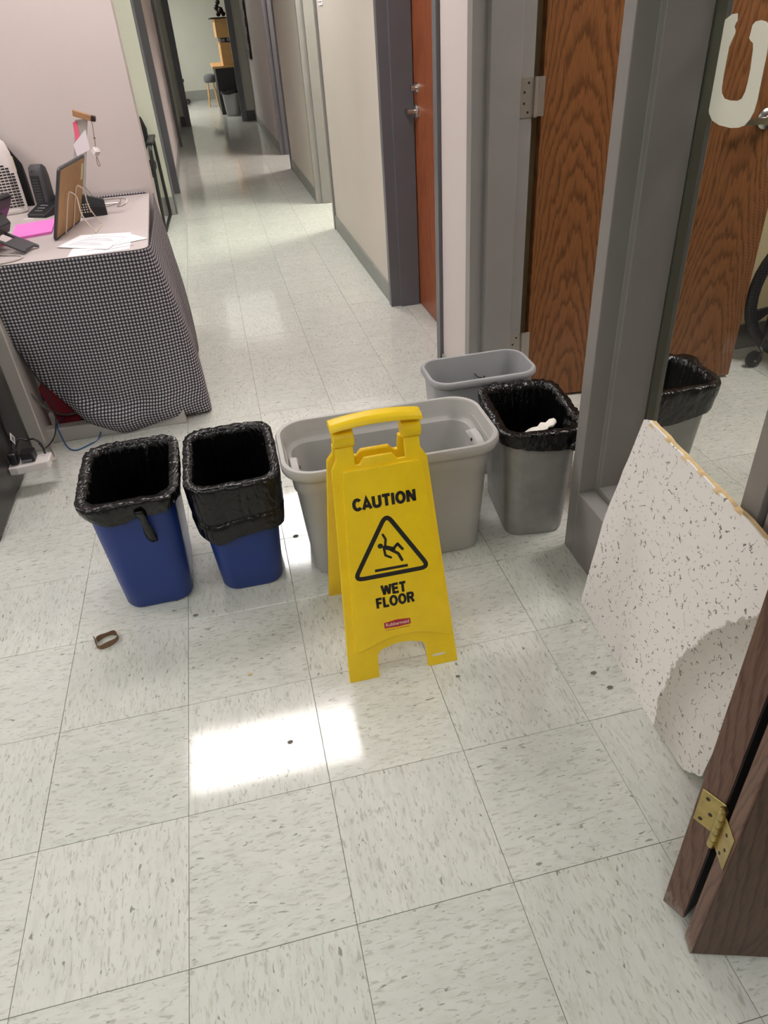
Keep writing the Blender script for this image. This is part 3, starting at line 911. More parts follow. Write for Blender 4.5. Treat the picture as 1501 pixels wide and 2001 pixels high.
def block_text(txt, cx, cy, width, h, st):
    m = MB(); gap = .13
    tot = sum(GL[c][0] for c in txt) + gap * (len(txt) - 1); sx = width / tot; x = -tot / 2
    for c in txt:
        w, paths = GL[c]
        for p in paths:
            if p[0][0] == 'a':
                _, ax, ay, rx, ry, a0, a1 = p[0]
                p = [(ax + rx * math.cos(PI * (a0 + (a1 - a0) * i / 20)), ay + ry * math.sin(PI * (a0 + (a1 - a0) * i / 20))) for i in range(21)]
            q = [(cx + (x + a) * sx, cy + (b - .5) * h) for a, b in p]
            # ribbon with mitred joints
            n = len(q); L_, R_ = [], []
            for i in range(n):
                cl_ = math.dist(q[0], q[-1]) < 1e-6
                a = Vector(q[i - 1] if i else (q[-2] if cl_ else q[0])); b = Vector(q[i]); d = Vector(q[i + 1] if i < n - 1 else (q[1] if cl_ else q[-1]))
                t1 = (b - a) if (b - a).length > 1e-9 else (d - b); t2 = (d - b) if (d - b).length > 1e-9 else t1
                tt = (t1.normalized() + t2.normalized()).normalized(); nn = Vector((-tt.y, tt.x)); cosv = max(.45, nn.dot(Vector((-t1.y, t1.x)).normalized()))
                L_.append(b + nn * st / cosv); R_.append(b - nn * st / cosv)
            for i in range(n - 1):
                m.prism([tuple(R_[i]), tuple(R_[i + 1]), tuple(L_[i + 1]), tuple(L_[i])], lambda a, b: P_(a, b, E0), lambda a, b: P_(a, b, E0 + .0004))
        x += w + gap
    return m

def text_mesh(txt, mapf, height, cx, cy, width=None, off=.0, spacing=1.0):
    cu = bpy.data.curves.new('t', 'FONT'); cu.body = txt; cu.align_x = 'CENTER'; cu.size = 1.0; cu.offset = off; cu.space_character = spacing
    cu.resolution_u = 4
    ob = bpy.data.objects.new('t', cu); COL.objects.link(ob)
    dg = bpy.context.evaluated_depsgraph_get()
    me = bpy.data.meshes.new_from_object(ob.evaluated_get(dg))
    bpy.data.objects.remove(ob); bpy.data.curves.remove(cu)
    xs = [v.co.x for v in me.vertices]; ys = [v.co.y for v in me.vertices]
    sy = height / (max(ys) - min(ys)); sx = (width / (max(xs) - min(xs))) if width else sy
    mx, my = (max(xs) + min(xs)) / 2, (max(ys) + min(ys)) / 2
    m = MB(); m.add([mapf(cx + (v.co.x - mx) * sx, cy + (v.co.y - my) * sy) for v in me.vertices], [list(p.vertices) for p in me.polygons])
    bpy.data.meshes.remove(me)
    return m
front = lambda a, b: P_(a, b, E0 + .0005)
for txt, hh, cx, cy, wd in (('CAUTION', .0285, 0.0, .4660, .148), ('WET', .0270, -.0035, .2405, .060), ('FLOOR', .0270, -.0030, .2090, .094)):
    build(block_text(txt, cx, cy, wd, hh, .0039 if len(txt) > 5 else .0033), 'lettering', 'ink', fp)
m = MB().prism([(-.038, .138), (-.005, .1365), (.028, .138), (.028, .153), (-.005, .1565), (-.038, .153)], lambda a, b: P_(a, b, E0), lambda a, b: P_(a, b, E0 + .0004))
build(m, 'logo_badge', 'red', fp)
build(text_mesh('Rubbermaid', front, .0088, -.005, .1463, .058, .01), 'lettering', 'white', fp, rec=False)
build(text_mesh('Commercial Products', front, .0034, -.006, .1325, .060, .01), 'lettering', 'red', fp, rec=False)
build(MB().prism([(.092 + .019 * math.cos(a), .030 + .0035 * math.sin(a)) for a in [2 * PI * k / 16 for k in range(16)]], lambda a, b: P_(a, b, .0), lambda a, b: P_(a, b, .0006)), 'foot_patch', 'white', fp)
# top: sleeves and arched handle
ty, tz = .4385, .594
for a, b in ((-.097, -.050), (.060, .104)):
    build(MB().lathe([(.001, a), (.0215, a), (.0215, b), (.001, b)], (SX, ty, tz), 'x', 20), 'hinge_sleeve', 'yellow', sign, smooth=True, bevel=.0015)
m = MB(); rings = []
for i in range(13):
    t = i / 12; s = -.102 + .209 * t; arch = .010 * math.sin(PI * t) ** .8
    z0 = .624 + arch * .85; z1 = .637 + arch
    prof = [(-.021, z0 - .003), (.021, z0 - .003), (.024, z0), (.022, z1 - .004), (.010, z1), (-.012, z1), (-.022, z1 - .006), (-.026, z0)]
    rings.append([Vector((SX + s, ty + a, b)) for a, b in prof])
m.loft(rings)
build(m, 'handle', 'yellow', sign, smooth=35, bevel=.0012)

# ================================================================== LEANING CEILING TILE
B0 = Vector((1.070, .372, 0.0)); B1 = Vector((1.036, -.235, 0.0)); T0 = Vector((1.124, .302, .597))
eu = (B1 - B0).normalized(); en = eu.cross(T0 - B0).normalized(); ev = en.cross(eu)
if ev.z < 0: ev = -ev
if en.x > 0: en = -en
def C_(a, b, d=0.0): return B0 + eu * a + ev * b + en * d
def edge(p, q, n, amp, sd):
    out = []
    for i in range(n):
        t = i / n; w = Vector((q[0] - p[0], q[1] - p[1])); nn = Vector((-w.y, w.x)).normalized()
        k = amp * noise.noise(Vector((t * n * .7, sd, .3))) if i else 0
        out.append((p[0] + w.x * t + nn.x * k, p[1] + w.y * t + nn.y * k))
    return out
tl = ((T0 - B0).dot(eu), (T0 - B0).dot(ev))
poly = edge((0, 0.003), (.36, 0.0), 16, .002, 1) + edge((.36, 0), (.47, .001), 8, .004, 2) + edge((.47, .001), (.55, .012), 8, .006, 3) + edge((.55, .012), (.60, .06), 8, .008, 4) + \
       edge((.60, .06), (.598, .592), 14, .003, 5) + edge((.598, .592), (tl[0] + .02, .606), 22, .0045, 6) + edge((tl[0] + .02, .606), (tl[0], .597), 3, .002, 7) + edge((tl[0], .597), (.012, .30), 10, .003, 8) + edge((.012, .30), (0, .003), 10, .002, 9)
poly = [(a, max(b, .0005)) for a, b in poly]
ct = thing('broken_ceiling_tile', tuple(B0), 'broken white ceiling tile with a grey water stain leaning on the office window frame', 'ceiling tile')
build(MB().prism(poly, lambda a, b: C_(a, b, 0), lambda a, b: C_(a, b, -.0035)), 'white_face', 'ctile', ct)
poly2 = [(.003 + a * .99 + .0015 * noise.noise(Vector((i * 1.7, 2, 0))), b * .995 + .001 + .003 * noise.noise(Vector((i * 1.1, 9, 0)))) for i, (a, b) in enumerate(poly)]
build(MB().prism(poly2, lambda a, b: C_(a, b, -.0034), lambda a, b: C_(a, b, -.0165)), 'fibre_core', 'cback', ct)
m = MB()
for k, (a, b) in enumerate([(.10, .600), (.17, .602), (.24, .598), (.30, .600), (.36, .596), (.43, .598)]):
    m.add([C_(a + dx, b + dy, dz) for dx, dy, dz in ((-.012, -.004, .0004), (.014, -.003, .0004), (.008, .006, -.004), (-.006, .007, -.005))] + [C_(a, b, .004)], [(0, 1, 4), (1, 2, 4), (2, 3, 4), (3, 0, 4), (3, 2, 1, 0)])
o = build(m, 'frayed_edge', 'cback', ct); o['kind'] = 'stuff'

# ================================================================== FOLDED BIFOLD LEAVES
bif = thing('bifold_door', (.858, -.455, 0), 'dark brown wooden bifold door folded on a brass hinge, standing at the near right', 'door')
def leafmesh(p, q, L, z0=.012, z1=2.05):
    """p = far corner, q = near corner of the narrow end; the leaf runs to +x"""
    p = Vector(p + (0,)); q = Vector(q + (0,)); w = q - p; d = Vector((-w.y, w.x, 0)).normalized()
    if d.x < 0: d = -d
    T_ = Matrix.Translation(p) @ Matrix.Rotation(math.atan2(d.y, d.x), 4, 'Z')
    th = -w.length
    return T_, th, L, z0, z1
lv = []
for p, q, L in (((.856, -.410), (.8735, -.447), .300), ((.8610, -.472), (.852, -.5015), .29)):
    T_, th, L, z0, z1 = leafmesh(p, q, L)
    lf = build(MB().box(.004, L, th, 0, z0, z1, T_), 'door_leaf', 'walnut', bif, bevel=.0015)
    build(MB().box(0, .004, th, 0, z0, z1, T_), 'edge_strip', 'walnut_e', lf, bevel=.0008)
    lv.append((T_, th, lf))
T_, th, lf = lv[0]
build(MB().box(.003, .298, th - .0015, th - .0002, .014, 2.048, T_), 'gap_shade_sheet', 'black', lf)  # black sheet painting in the shade of the gap between the leaves
# brass butt hinge between the leaves
zc = .325
T_, th, lf = lv[0]
hg = thing  # (hinge is a part of the bifold door)
m = MB().box(-.002, 0.0, th - .002, -.004, zc - .040, zc + .040, T_)
hb = build(m, 'brass_hinge', 'brass', bif, bevel=.0006)
for a, b in ((-.012, .026), (-.022, -.004), (-.010, -.028)):
    m = MB().lathe([(.0005, 0), (.0035, 0), (.003, .001), (.0005, .001)], (0, 0, 0), 'x', 8)
    m.v = [T_ @ (Vector((-.002 - p.x, p.y + a - .004, p.z + zc + b))) for p in m.v]
    build(m, 'screw', 'screw', hb)
T2_, th2, lf2 = lv[1]
build(MB().box(-.002, 0.0, th2 + .002, .012, zc - .042, zc + .038, T2_), 'hinge_plate', 'brass', hb, bevel=.0006)
for a, b in ((-.010, .02), (-.018, -.006), (-.009, -.030)):
    m = MB().lathe([(.0005, 0), (.003, 0), (.0025, .001), (.0005, .001)], (0, 0, 0), 'x', 8)
    m.v = [T2_ @ (Vector((-.002 - p.x, p.y + a, p.z + zc + b))) for p in m.v]
    build(m, 'screw', 'screw', hb)
kc = Vector((.8600, -.4585, 0))
for i in range(5):
    z0 = zc - .046 + i * .0184
    build(MB().lathe([(.001, 0), (.0062, .0), (.0066, .001), (.0066, .0168), (.0062, .0178), (.001, .0178)], (kc.x, kc.y, z0), 'z', 14), 'knuckle', 'brass', hb, smooth=True)
build(MB().lathe([(.001, 0), (.0072, 0), (.0060, .004), (.001, .006)], (kc.x, kc.y, zc + .046), 'z', 12), 'pin_tip', 'brass', hb, smooth=True)

# ================================================================== DESK AND CLOTH
desk = thing('desk', (-.5, 2.4, 0), 'pale mauve laminate desk against the wall, its sides hung with checked cloth', 'desk')
DZ = .715
top = [(-1.5, 1.845), (-.035, 1.845)] + arc(-.030, 1.885, .040, -PI / 2, 0, 5) + [(-.030, 2.935), (-1.5, 2.935)]
build(MB().zprism(top, DZ - .028, DZ), 'tabletop', 'laminate', desk, bevel=.003)
build(B(-.562, -.004, 1.852, 1.900, 0, .062), 'foot_beam', 'metal_l', desk, bevel=.003)
build(B(-.611, -.557, 1.80, 1.97, 0, DZ - .03), 'leg', 'metal_l', desk, bevel=.004)
build(B(-.06, -.025, 1.91, 1.99, 0, DZ - .03), 'leg', 'metal_l', desk, bevel=.004)
build(B(-.600, -.06, 2.10, 2.12, .13, DZ - .03), 'back_panel', 'metal_l', desk)
build(B(-1.45, -1.40, 1.9, 2.0, 0, DZ - .03), 'leg', 'metal_l', desk)
build(B(-.30, -.25, 2.80, 2.88, 0, DZ - .03), 'leg', 'metal_l', desk)

KEYS = [((-1.30, 1.838, DZ), (-1.30, 1.86, .64)), ((-.80, 1.838, DZ), (-.80, 1.865, .565)), ((-.60, 1.838, DZ), (-.590, 1.868, .490)), ((-.56, 1.838, DZ), (-.560, 1.868, .392)),
        ((-.52, 1.838, DZ), (-.528, 1.868, .305)), ((-.47, 1.838, DZ), (-.485, 1.866, .215)), ((-.41, 1.838, DZ), (-.432, 1.864, .130)), ((-.34, 1.838, DZ), (-.372, 1.860, .062)),
        ((-.25, 1.838, DZ), (-.275, 1.842, .012)), ((-.16, 1.838, DZ), (-.175, 1.836, .010)), ((-.09, 1.838, DZ), (-.085, 1.842, .036)), ((-.04, 1.838, DZ), (-.010, 1.865, .036)),
        ((-.006, 1.846, DZ), (.050, 1.900, .016)), ((.012, 1.872, DZ), (.094, 1.932, .006)), ((.016, 1.94, DZ), (.085, 2.02, .010)), ((.015, 2.10, DZ), (.060, 2.16, .010)),
        ((.011, 2.40, DZ), (.050, 2.44, .010)), ((-.002, 2.75, DZ), (.030, 2.77, .010)), ((-.012, 2.915, DZ), (.012, 2.925, .010))]
def cloth():
    tops = smoothpath([k[0] for k in KEYS], 10); bots = smoothpath([k[1] for k in KEYS], 10)
    ns, nt = len(tops), 44
    V = []; UVs = []; s = 0.0
    rowlen = [0.0] * (nt + 1); prevrow = [None] * (nt + 1)
    for i in range(ns):
        if i: s += (tops[i] - tops[i - 1]).length
        tan = (tops[min(i + 1, ns - 1)] - tops[max(i - 1, 0)]).normalized(); out = Vector((tan.y, -tan.x, 0))
        ln = (bots[i] - tops[i]).length
        front_ = 1.0 if tops[i].y < 1.85 else 0.0
        for j in range(nt + 1):
            t = j / nt
            p = tops[i].lerp(bots[i], t)
            x = tops[i].x
            bulge = .020 * math.sin(PI * t) ** .8
            # broad folds that run down from the corner, stronger towards the hem
            f = .010 * t * math.sin(s * 19 + 2.0 * t) + .006 * t * t * math.sin(s * 47 + 1.2)
            if not front_: f = .014 * t * math.sin(s * 9.5 + .8) + .006 * t * math.sin(s * 31) ; bulge *= 1.2
            roll = 0
            if x > -.45 and front_ and t > .82:       # the hem rolls forward where it meets the floor
                q = (t - .82) / .18
                roll = .030 * math.sin(PI * q) * bump01((x + .22) / 1.0, 0, .30)
            if i in (0, 1): pass
            p = p + out * (bulge + f + roll)
            p.z = max(p.z, .004)
            if t < .02: p = tops[i] + out * .002
            V.append(p)
            if i: rowlen[j] += (Vector((p.x, p.y)) - prevrow[j]).length
            else: rowlen[j] = p.x
            prevrow[j] = Vector((p.x, p.y))
            UVs.append((rowlen[j], DZ - p.z))
    # lip folded over the desk edge
    F = []
    for i in range(ns - 1):
        for j in range(nt):
            a = i * (nt + 1) + j; F.append((a, a + 1, a + nt + 2, a + nt + 1))
    base = len(V); s = 0
    for i in range(ns):
        if i: s += (tops[i] - tops[i - 1]).length
        tan = (tops[min(i + 1, ns - 1)] - tops[max(i - 1, 0)]).normalized(); out = Vector((tan.y, -tan.x, 0))
        V.append(tops[i] + out * .001 + Vector((0, 0, .003))); UVs.append((s * .98, -.004))
    for i in range(ns - 1):
        F.append((base + i, i * (nt + 1), (i + 1) * (nt + 1), base + i + 1))
    return V, F, UVs
V, F, UVs = cloth()
co = Vector((-.3, 1.86, 0))
me = bpy.data.meshes.new('checked_cloth'); me.from_pydata([p - co for p in V], [], F)
ul = me.uv_layers.new(name='UVMap')
for lp in me.loops: ul.data[lp.index].uv = UVs[lp.vertex_index]
for p in me.polygons: p.use_smooth = True
me.materials.append(M['cloth'])
cl = bpy.data.objects.new('checked_cloth', me); cl.location = co; COL.objects.link(cl)
sm = cl.modifiers.new('solid', 'SOLIDIFY'); sm.thickness = .0015; sm.offset = -1
tag(cl, 'black and white checked cloth draped down the front and end of the desk', 'cloth')
# strip of the same cloth showing along the back edge of the desk
m = MB().box(-.34, -.045, 2.936, 2.944, DZ - .06, DZ + .008)
e = build(m, 'back_hem', M['cloth'])
uvl = e.data.uv_layers.new(name='UVMap')
for lp in e.data.loops:
    c = e.data.vertices[lp.vertex_index].co; uvl.data[lp.index].uv = (c.x, c.z)
e.parent = cl; e.location = e.location - cl.location

# ================================================================== ON THE DESK
# white fan heater
def heater():
    x, y = -.662, 2.815
    h = thing('fan_heater', (x, y, DZ), 'white tower fan heater with a slotted front, at the left of the desk', 'heater')
    def ring(w, d, z, dy=0): return [Vector((x + a, y + dy + b, DZ + z)) for a, b in rrect(w, d, .05, 6)]
    R = [ring(.17, .14, 0), ring(.185, .150, .006), ring(.182, .148, .02), ring(.182, .146, .17), ring(.178, .142, .245), ring(.160, .128, .285), ring(.12, .095, .302), ring(.03, .03, .307)]
    yawm = Matrix.Translation((x, y, 0)) @ Matrix.Rotation(.34, 4, 'Z') @ Matrix.Translation((-x, -y, 0))
    def turn(mb):
        mb.v = [yawm @ p for p in mb.v]
        return mb
    bd = build(turn(MB().loft(R)), 'heater_body', 'wplastic', h, smooth=60)
    m = MB()
    for r in range(15):
        z = .030 + r * .0118
        half = .080 * math.sqrt(max(0, 1 - (max(0, z - .14) / .072) ** 2)) if z > .14 else .080
        n = 5
        for c in range(-5, 6):
            x0 = c * .0165 - .0068; x1 = c * .0165 + .0068
            if max(abs(x0), abs(x1)) > half: continue
            zz = DZ + z; yy = y - .0752 + (z - .02) * .014 - .001
            m.box(x + x0, x + x1, yy, yy + .003, zz, zz + .0062)
    build(turn(m), 'grille_slots', 'ink', bd)
    m = MB()
    for a, b in ((.0, .0), (.024, .012), (-.02, .01), (.004, -.022)):
        m.lathe([(.001, 0), (.006, 0), (.005, .002), (.001, .002)], (x + a + .015, y + b - .01, DZ + .3015 - abs(a) * .15), 'z', 10)
    build(turn(m), 'buttons', 'print', h)
    m = MB().box(x + .025, x + .033, y - .0665, y - .0625, DZ + .216, DZ + .228)
    build(turn(m), 'indicator', 'ink', bd)
    build(turn(B(x + .0885, x + .0925, y - .03, y + .02, DZ + .165, DZ + .225)), 'sticky_note', 'yel', bd)
heater()
# black bag behind it
m = MB(); rings = []
for i in range(9):
    t = i / 8; w = .13 * math.sin(PI * (.18 + .64 * t)) ; hh = .33 * math.sin(PI * (.1 + .8 * t)) ** .5
    xx = -.86 + .30 * t
    rings.append([Vector((xx, 2.925 + .022 * math.cos(a), DZ + max(0.001, (hh * (.5 + .5 * math.sin(a)))))) for a in [2 * PI * k / 16 for k in range(16)]])
m.loft(rings)
tag(build(m, 'black_bag', 'kfab', smooth=60), 'rounded black bag leaning on the wall behind the white heater', 'bag')
# handset in its base
def handset():
    x, y = -.470, 2.74
    h = thing('cordless_handset', (x, y, DZ), 'dark grey handset with a slatted face standing in a black base', 'handset')
    Tm = Matrix.Translation((x, y, DZ)) @ Matrix.Rotation(-.55, 4, 'Z') @ Matrix.Rotation(-.06, 4, 'X')
    m = MB(); rings = []
    for z, w, d in ((.012, .064, .040), (.05, .070, .044), (.15, .068, .042), (.182, .062, .036), (.194, .046, .026)):
        rings.append([Tm @ Vector((a, b, z)) for a, b in rrect(w * 1.15, d * 1.15, .010, 3)])
    m.loft(rings); bd = build(m, 'handset_body', 'charcoal', h, smooth=40)
    m = MB().box(-.026, .018, -.0265, -.0230, .030, .150, Tm); build(m, 'face_plate', 'black', bd)
    for i in range(9):
        z = .04 + i * .0115
        m = MB().box(-.020, .012, -.0280, -.0262, z, z + .005, Tm); build(m, 'slat', 'charcoal', bd)
    m = MB().lathe([(.001, 0), (.004, 0), (.001, .001)], (0, 0, 0), 'y', 8); m.v = [Tm @ (p + Vector((-.012, -.0245, .168))) for p in m.v]
    build(m, 'microphone_hole', 'ink', bd)
    Tb = Matrix.Translation((x + .02, y - .03, DZ)) @ Matrix.Rotation(-.55, 4, 'Z')
    pf = [(-.10, 0), (.07, 0), (.07, .06), (.045, .062), (-.10, .014)]
    m = MB().prism(pf, lambda a, b: Tb @ Vector((-.05, a, b)), lambda a, b: Tb @ Vector((.05, a, b)))
    base = build(m, 'charging_base', 'black', h, bevel=.003)
    m = MB()
    for i in range(3):
        for j in range(3):
            xx, yy = .012 + i * .013 - .025, -.075 + j * .020; zz = .0145 + (yy + .10) / .145 * .048
            m.box(xx - .004, xx + .004, yy - .005, yy + .005, zz, zz + .003, Tb)
    build(m, 'keys', 'print', base)
handset()
# framed board in the wire sorter
eA, eB = Vector((-.355, 2.128, DZ)), Vector((-.300, 2.452, DZ))
dv = (eB - eA).normalized(); nv = Vector((dv.y, -dv.x, 0)); LB = (eB - eA).length
lean = Vector((.090, .014, .254)).normalized()
nn_ = dv.cross(lean).normalized()
if nn_.x < 0: nn_ = -nn_
board = thing('framed_board', tuple((eA + eB) / 2), 'brown-backed board with a dark rounded frame standing in the wire sorter', 'board')
def brd(a, b, d): return eA + dv * a + lean * b + nn_ * d
rr = rrect(LB, .266, .018, 5, LB / 2, .133)
build(MB().prism(rr, lambda a, b: brd(a, b, -.006), lambda a, b: brd(a, b, .004)), 'board_frame', 'charcoal', board, bevel=.002)
build(MB().prism(rrect(LB - .022, .244, .010, 4, LB / 2, .133), lambda a, b: brd(a, b, .0041), lambda a, b: brd(a, b, .0052)), 'backing', 'tan', board)
build(MB().prism([(LB - .045, .175), (LB - .020, .175), (LB - .020, .235), (LB - .045, .235)], lambda a, b: brd(a, b, .0053), lambda a, b: brd(a, b, .0060)), 'tape', 'yel', board)
# wire sorter
so = thing('wire_sorter', (-.27, 2.27, DZ), 'cream wire file sorter holding the brown board upright', 'file sorter')
m = MB()
A1, A2 = Vector((-.322, 2.205, DZ + .002)), Vector((-.309, 2.335, DZ + .002))
P1, P2 = Vector((-.207, 2.190, DZ + .002)), Vector((-.195, 2.330, DZ + .002))
def loop(a, p):
    top_ = a + Vector((.049, .008, .140))
    pts = [a, a + Vector((.024, .004, .07)), a + Vector((.042, .007, .122)), top_ + Vector((.006, 0, .010)), top_ + Vector((.018, -.002, .008)), top_ + Vector((.030, -.004, -.010)), a.lerp(p, .72) + Vector((.0, 0, .068)), p]
    return smoothpath(pts, 5)
l_a, l_b = loop(A1, P1), loop(A2, P2)
m.tube(l_a, .0026, 8).tube(l_b, .0026, 8).tube([P1, P2], .0026, 8)
m.tube([A1, A1 + Vector((-.012, 0, 0))], .0026, 8).tube([A2, A2 + Vector((-.012, 0, 0))], .0026, 8)
build(m, 'wire_loops', 'wire', so, smooth=True)
# big black binder clip with silver arms
clp = thing('binder_clip', (-.24, 2.53, DZ), 'jumbo black binder clip with silver wire handles behind the brown board', 'clip')
Tc = Matrix.Translation((-.245, 2.545, DZ)) @ Matrix.Rotation(.12, 4, 'Z')
pf = [(-.045, 0), (-.045, .028), (.020, .085), (.055, .060), (.055, .0)]
m = MB().prism([(-.03, 0), (.045, 0), (.045, .052), (.010, .098), (-.016, .098), (-.03, .05)], lambda a, b: Tc @ Vector((-.055, a, b)), lambda a, b: Tc @ Vector((.052, a, b * .62)))
cb_ = build(m, 'clip_body', 'black', clp, bevel=.002)
m = MB()
for i in range(4):
    for j in range(4):
        m.box(-.050 + i * .011, -.044 + i * .011, -.0312, -.0290, .050 - j * .010, .055 - j * .010, Tc)
build(m, 'pale_dots', 'wire', cb_)
m = MB()
m.tube(smoothpath([Tc @ Vector(p) for p in ((.048, .02, .052), (.10, .03, .050), (.140, .02, .046), (.146, 0, .038), (.125, -.028, .030), (.10, -.026, .028), (.115, -.005, .036), (.050, .0, .040))], 5), .0026, 7)
m.tube(smoothpath([Tc @ Vector(p) for p in ((.052, -.012, .030), (.09, -.012, .034), (.118, .002, .040), (.120, .024, .046))], 5), .0022, 7)
build(m, 'wire_handle', 'sil', clp, smooth=True)
m = MB().tube([Tc @ Vector((.0, -.012, .078)), Tc @ Vector((-.075, .03, .185))], .0024, 7).tube([Tc @ Vector((.012, -.008, .076)), Tc @ Vector((-.052, .036, .190))], .0024, 7).tube([Tc @ Vector((-.075, .03, .185)), Tc @ Vector((-.052, .036, .190))], .0024, 7)
build(m, 'wire_handle', 'sil', clp, smooth=True)
# note stand with wooden bar, notes, hanging charm
ns_ = thing('note_stand', (-.245, 2.625, DZ), 'tall grey note stand with a wooden bar across its top, beside the wall', 'note holder')
y0 = 2.615
NS = lambda a, b, d=0.0: Vector((a, y0 + d, b))
build(MB().prism([(-.355, DZ), (-.298, DZ), (-.181, 1.075), (-.232, 1.075)], lambda a, b: NS(a, b, 0), lambda a, b: NS(a, b, .008)), 'stand_plate', 'metal_l', ns_, bevel=.001)
build(MB().prism([(-.235, 1.090), (-.170, 1.066), (-.164, 1.086), (-.231, 1.112)], lambda a, b: NS(a, b, -.012), lambda a, b: NS(a, b, .022)), 'wooden_bar', 'woodb', ns_, bevel=.001)
build(MB().prism([(-.1695, 1.0655), (-.152, 1.062), (-.148, 1.081), (-.1635, 1.0865)], lambda a, b: NS(a, b, -.0125), lambda a, b: NS(a, b, .0225)), 'bar_end', 'dwood', ns_, bevel=.001)
tag(build(MB().prism([(-.244, 1.066), (-.224, 1.072), (-.231, 1.000), (-.252, .985)], lambda a, b: NS(a, b, -.0016), lambda a, b: NS(a, b, -.0006)), 'coral_note', 'coral'), 'narrow coral pink note stuck on the grey stand', 'note')
tag(build(MB().prism([(-.265, .985), (-.200, 1.038), (-.203, .962), (-.262, .940)], lambda a, b: NS(a, b, -.0034), lambda a, b: NS(a, b, -.0020)), 'white_note', 'paper'), 'folded white note pinned below the coral note on the grey stand', 'note')
ch = thing('dice_charm', (-.178, 2.595, .93), 'small pale dice charm on a brown cord hanging from the wooden bar', 'charm')
m = MB().tube(smoothpath([(-.166, 2.606, 1.066), (-.168, 2.603, 1.040), (-.171, 2.60, 1.012), (-.173, 2.60, .995), (-.177, 2.60, .972)], 5), .0014, 6)
m.lathe([(.0005, -.004), (.0042, -.002), (.0042, .002), (.0005, .004)], (-.172, 2.60, 1.004), 'z', 8)
m.tube(smoothpath([(-.182, 2.60, .936), (-.187, 2.60, .918), (-.187, 2.60, .902), (-.181, 2.60, .896), (-.177, 2.60, .904), (-.180, 2.60, .920), (-.182, 2.60, .936)], 5), .0013, 6)
build(m, 'cord', 'leather', ch, smooth=True)
Td_ = Matrix.Translation((-.180, 2.60, .954)) @ Matrix.Rotation(.6, 4, 'X') @ Matrix.Rotation(.6, 4, 'Y') @ Matrix.Rotation(.5, 4, 'Z')
dc = build(MB().box(-.0125, .0125, -.0125, .0125, -.0125, .0125, Td_), 'die', 'wplastic', ch, bevel=.002)
m = MB()
for a, b in ((-.005, -.005), (.005, .005), (-.005, .005), (.005, -.005)):
    m.box(a - .0015, a + .0015, b - .0015, b + .0015, .0122, .0128, Td_).box(a - .0015, a + .0015, -.0128, -.0122, b - .0015, b + .0015, Td_)
build(m, 'pips', 'ink', dc)
# loose papers
def sheet(name, label, pts, z, mat='paper', grp=None, th=.0008):
    m = MB().prism(pts, lambda a, b: (a, b, z), lambda a, b: (a, b, z + th))
    return tag(build(m, name, mat), label, 'paper', grp)
s1 = sheet('paper_sheet', 'lowest loose white sheet at the front edge of the desk', [(-.272, 1.852), (-.055, 1.868), (-.060, 2.07), (-.265, 2.06)], DZ + .0004)
s2 = sheet('paper_sheet', 'loose white sheet whose corner juts over the desk end', [(-.21, 1.905), (.004, 1.992), (-.075, 2.115), (-.28, 2.03)], DZ + .0018)
s3 = sheet('paper_sheet', 'topmost loose white sheet, printed, beside the wire sorter', [(-.330, 2.012), (-.135, 1.890), (-.062, 2.118), (-.262, 2.168)], DZ + .0032)
m = MB()
for i in range(7):
    a = Vector((-.290 + .012 * i, 2.030 + .016 * i, DZ + .0041)); b = a + Vector((.13 - .006 * (i % 3) * 3, -.070, 0))
    n_ = Vector((.002, .0035, 0))
    m.add([a, b, b + n_, a + n_], [(0, 1, 2, 3)])
build(m, 'printed_lines', 'print', s3)
m = MB()
for i in range(3):
    a = Vector((-.150 + .03 * i, 1.893 + .006 * i, DZ + .0013)); b = a + Vector((.05, .010, 0)); n_ = Vector((0, .005, 0))
    m.add([a, b, b + n_, a + n_], [(0, 1, 2, 3)])
build(m, 'printed_lines', 'print', s1)
m = MB()
pk = [(-.530, 2.215), (-.385, 2.268), (-.405, 2.52), (-.560, 2.47)]
m.prism(pk, lambda a, b: (a, b, DZ + .0004), lambda a, b: (a, b, DZ + .010))
tag(build(m, 'pink_pad', 'pinkp'), 'bright pink paper pad lying behind the desk phone', 'paper pad')
tag(build(MB().prism([(-.585, 2.14), (-.455, 2.175), (-.47, 2.205), (-.59, 2.18)], lambda a, b: (a, b, DZ + .0004), lambda a, b: (a, b, DZ + .004)), 'coral_card', 'coral'), 'thin coral card under the desk phone', 'card')
tag(build(MB().lathe([(.0005, 0), (.011, 0), (.010, .0015), (.0005, .002)], (-.470, 2.63, DZ + .0003), 'z', 14), 'white_button', 'wplastic'), 'small white disc on the desk near the handset base', 'disc')
tag(build(MB().prism([(-.560, 2.62), (-.520, 2.61), (-.515, 2.626), (-.556, 2.636)], lambda a, b: (a, b, DZ + .0003), lambda a, b: (a, b, DZ + .001)), 'paper_slip', 'paper'), 'tiny white paper slip on the desk below the heater', 'paper')
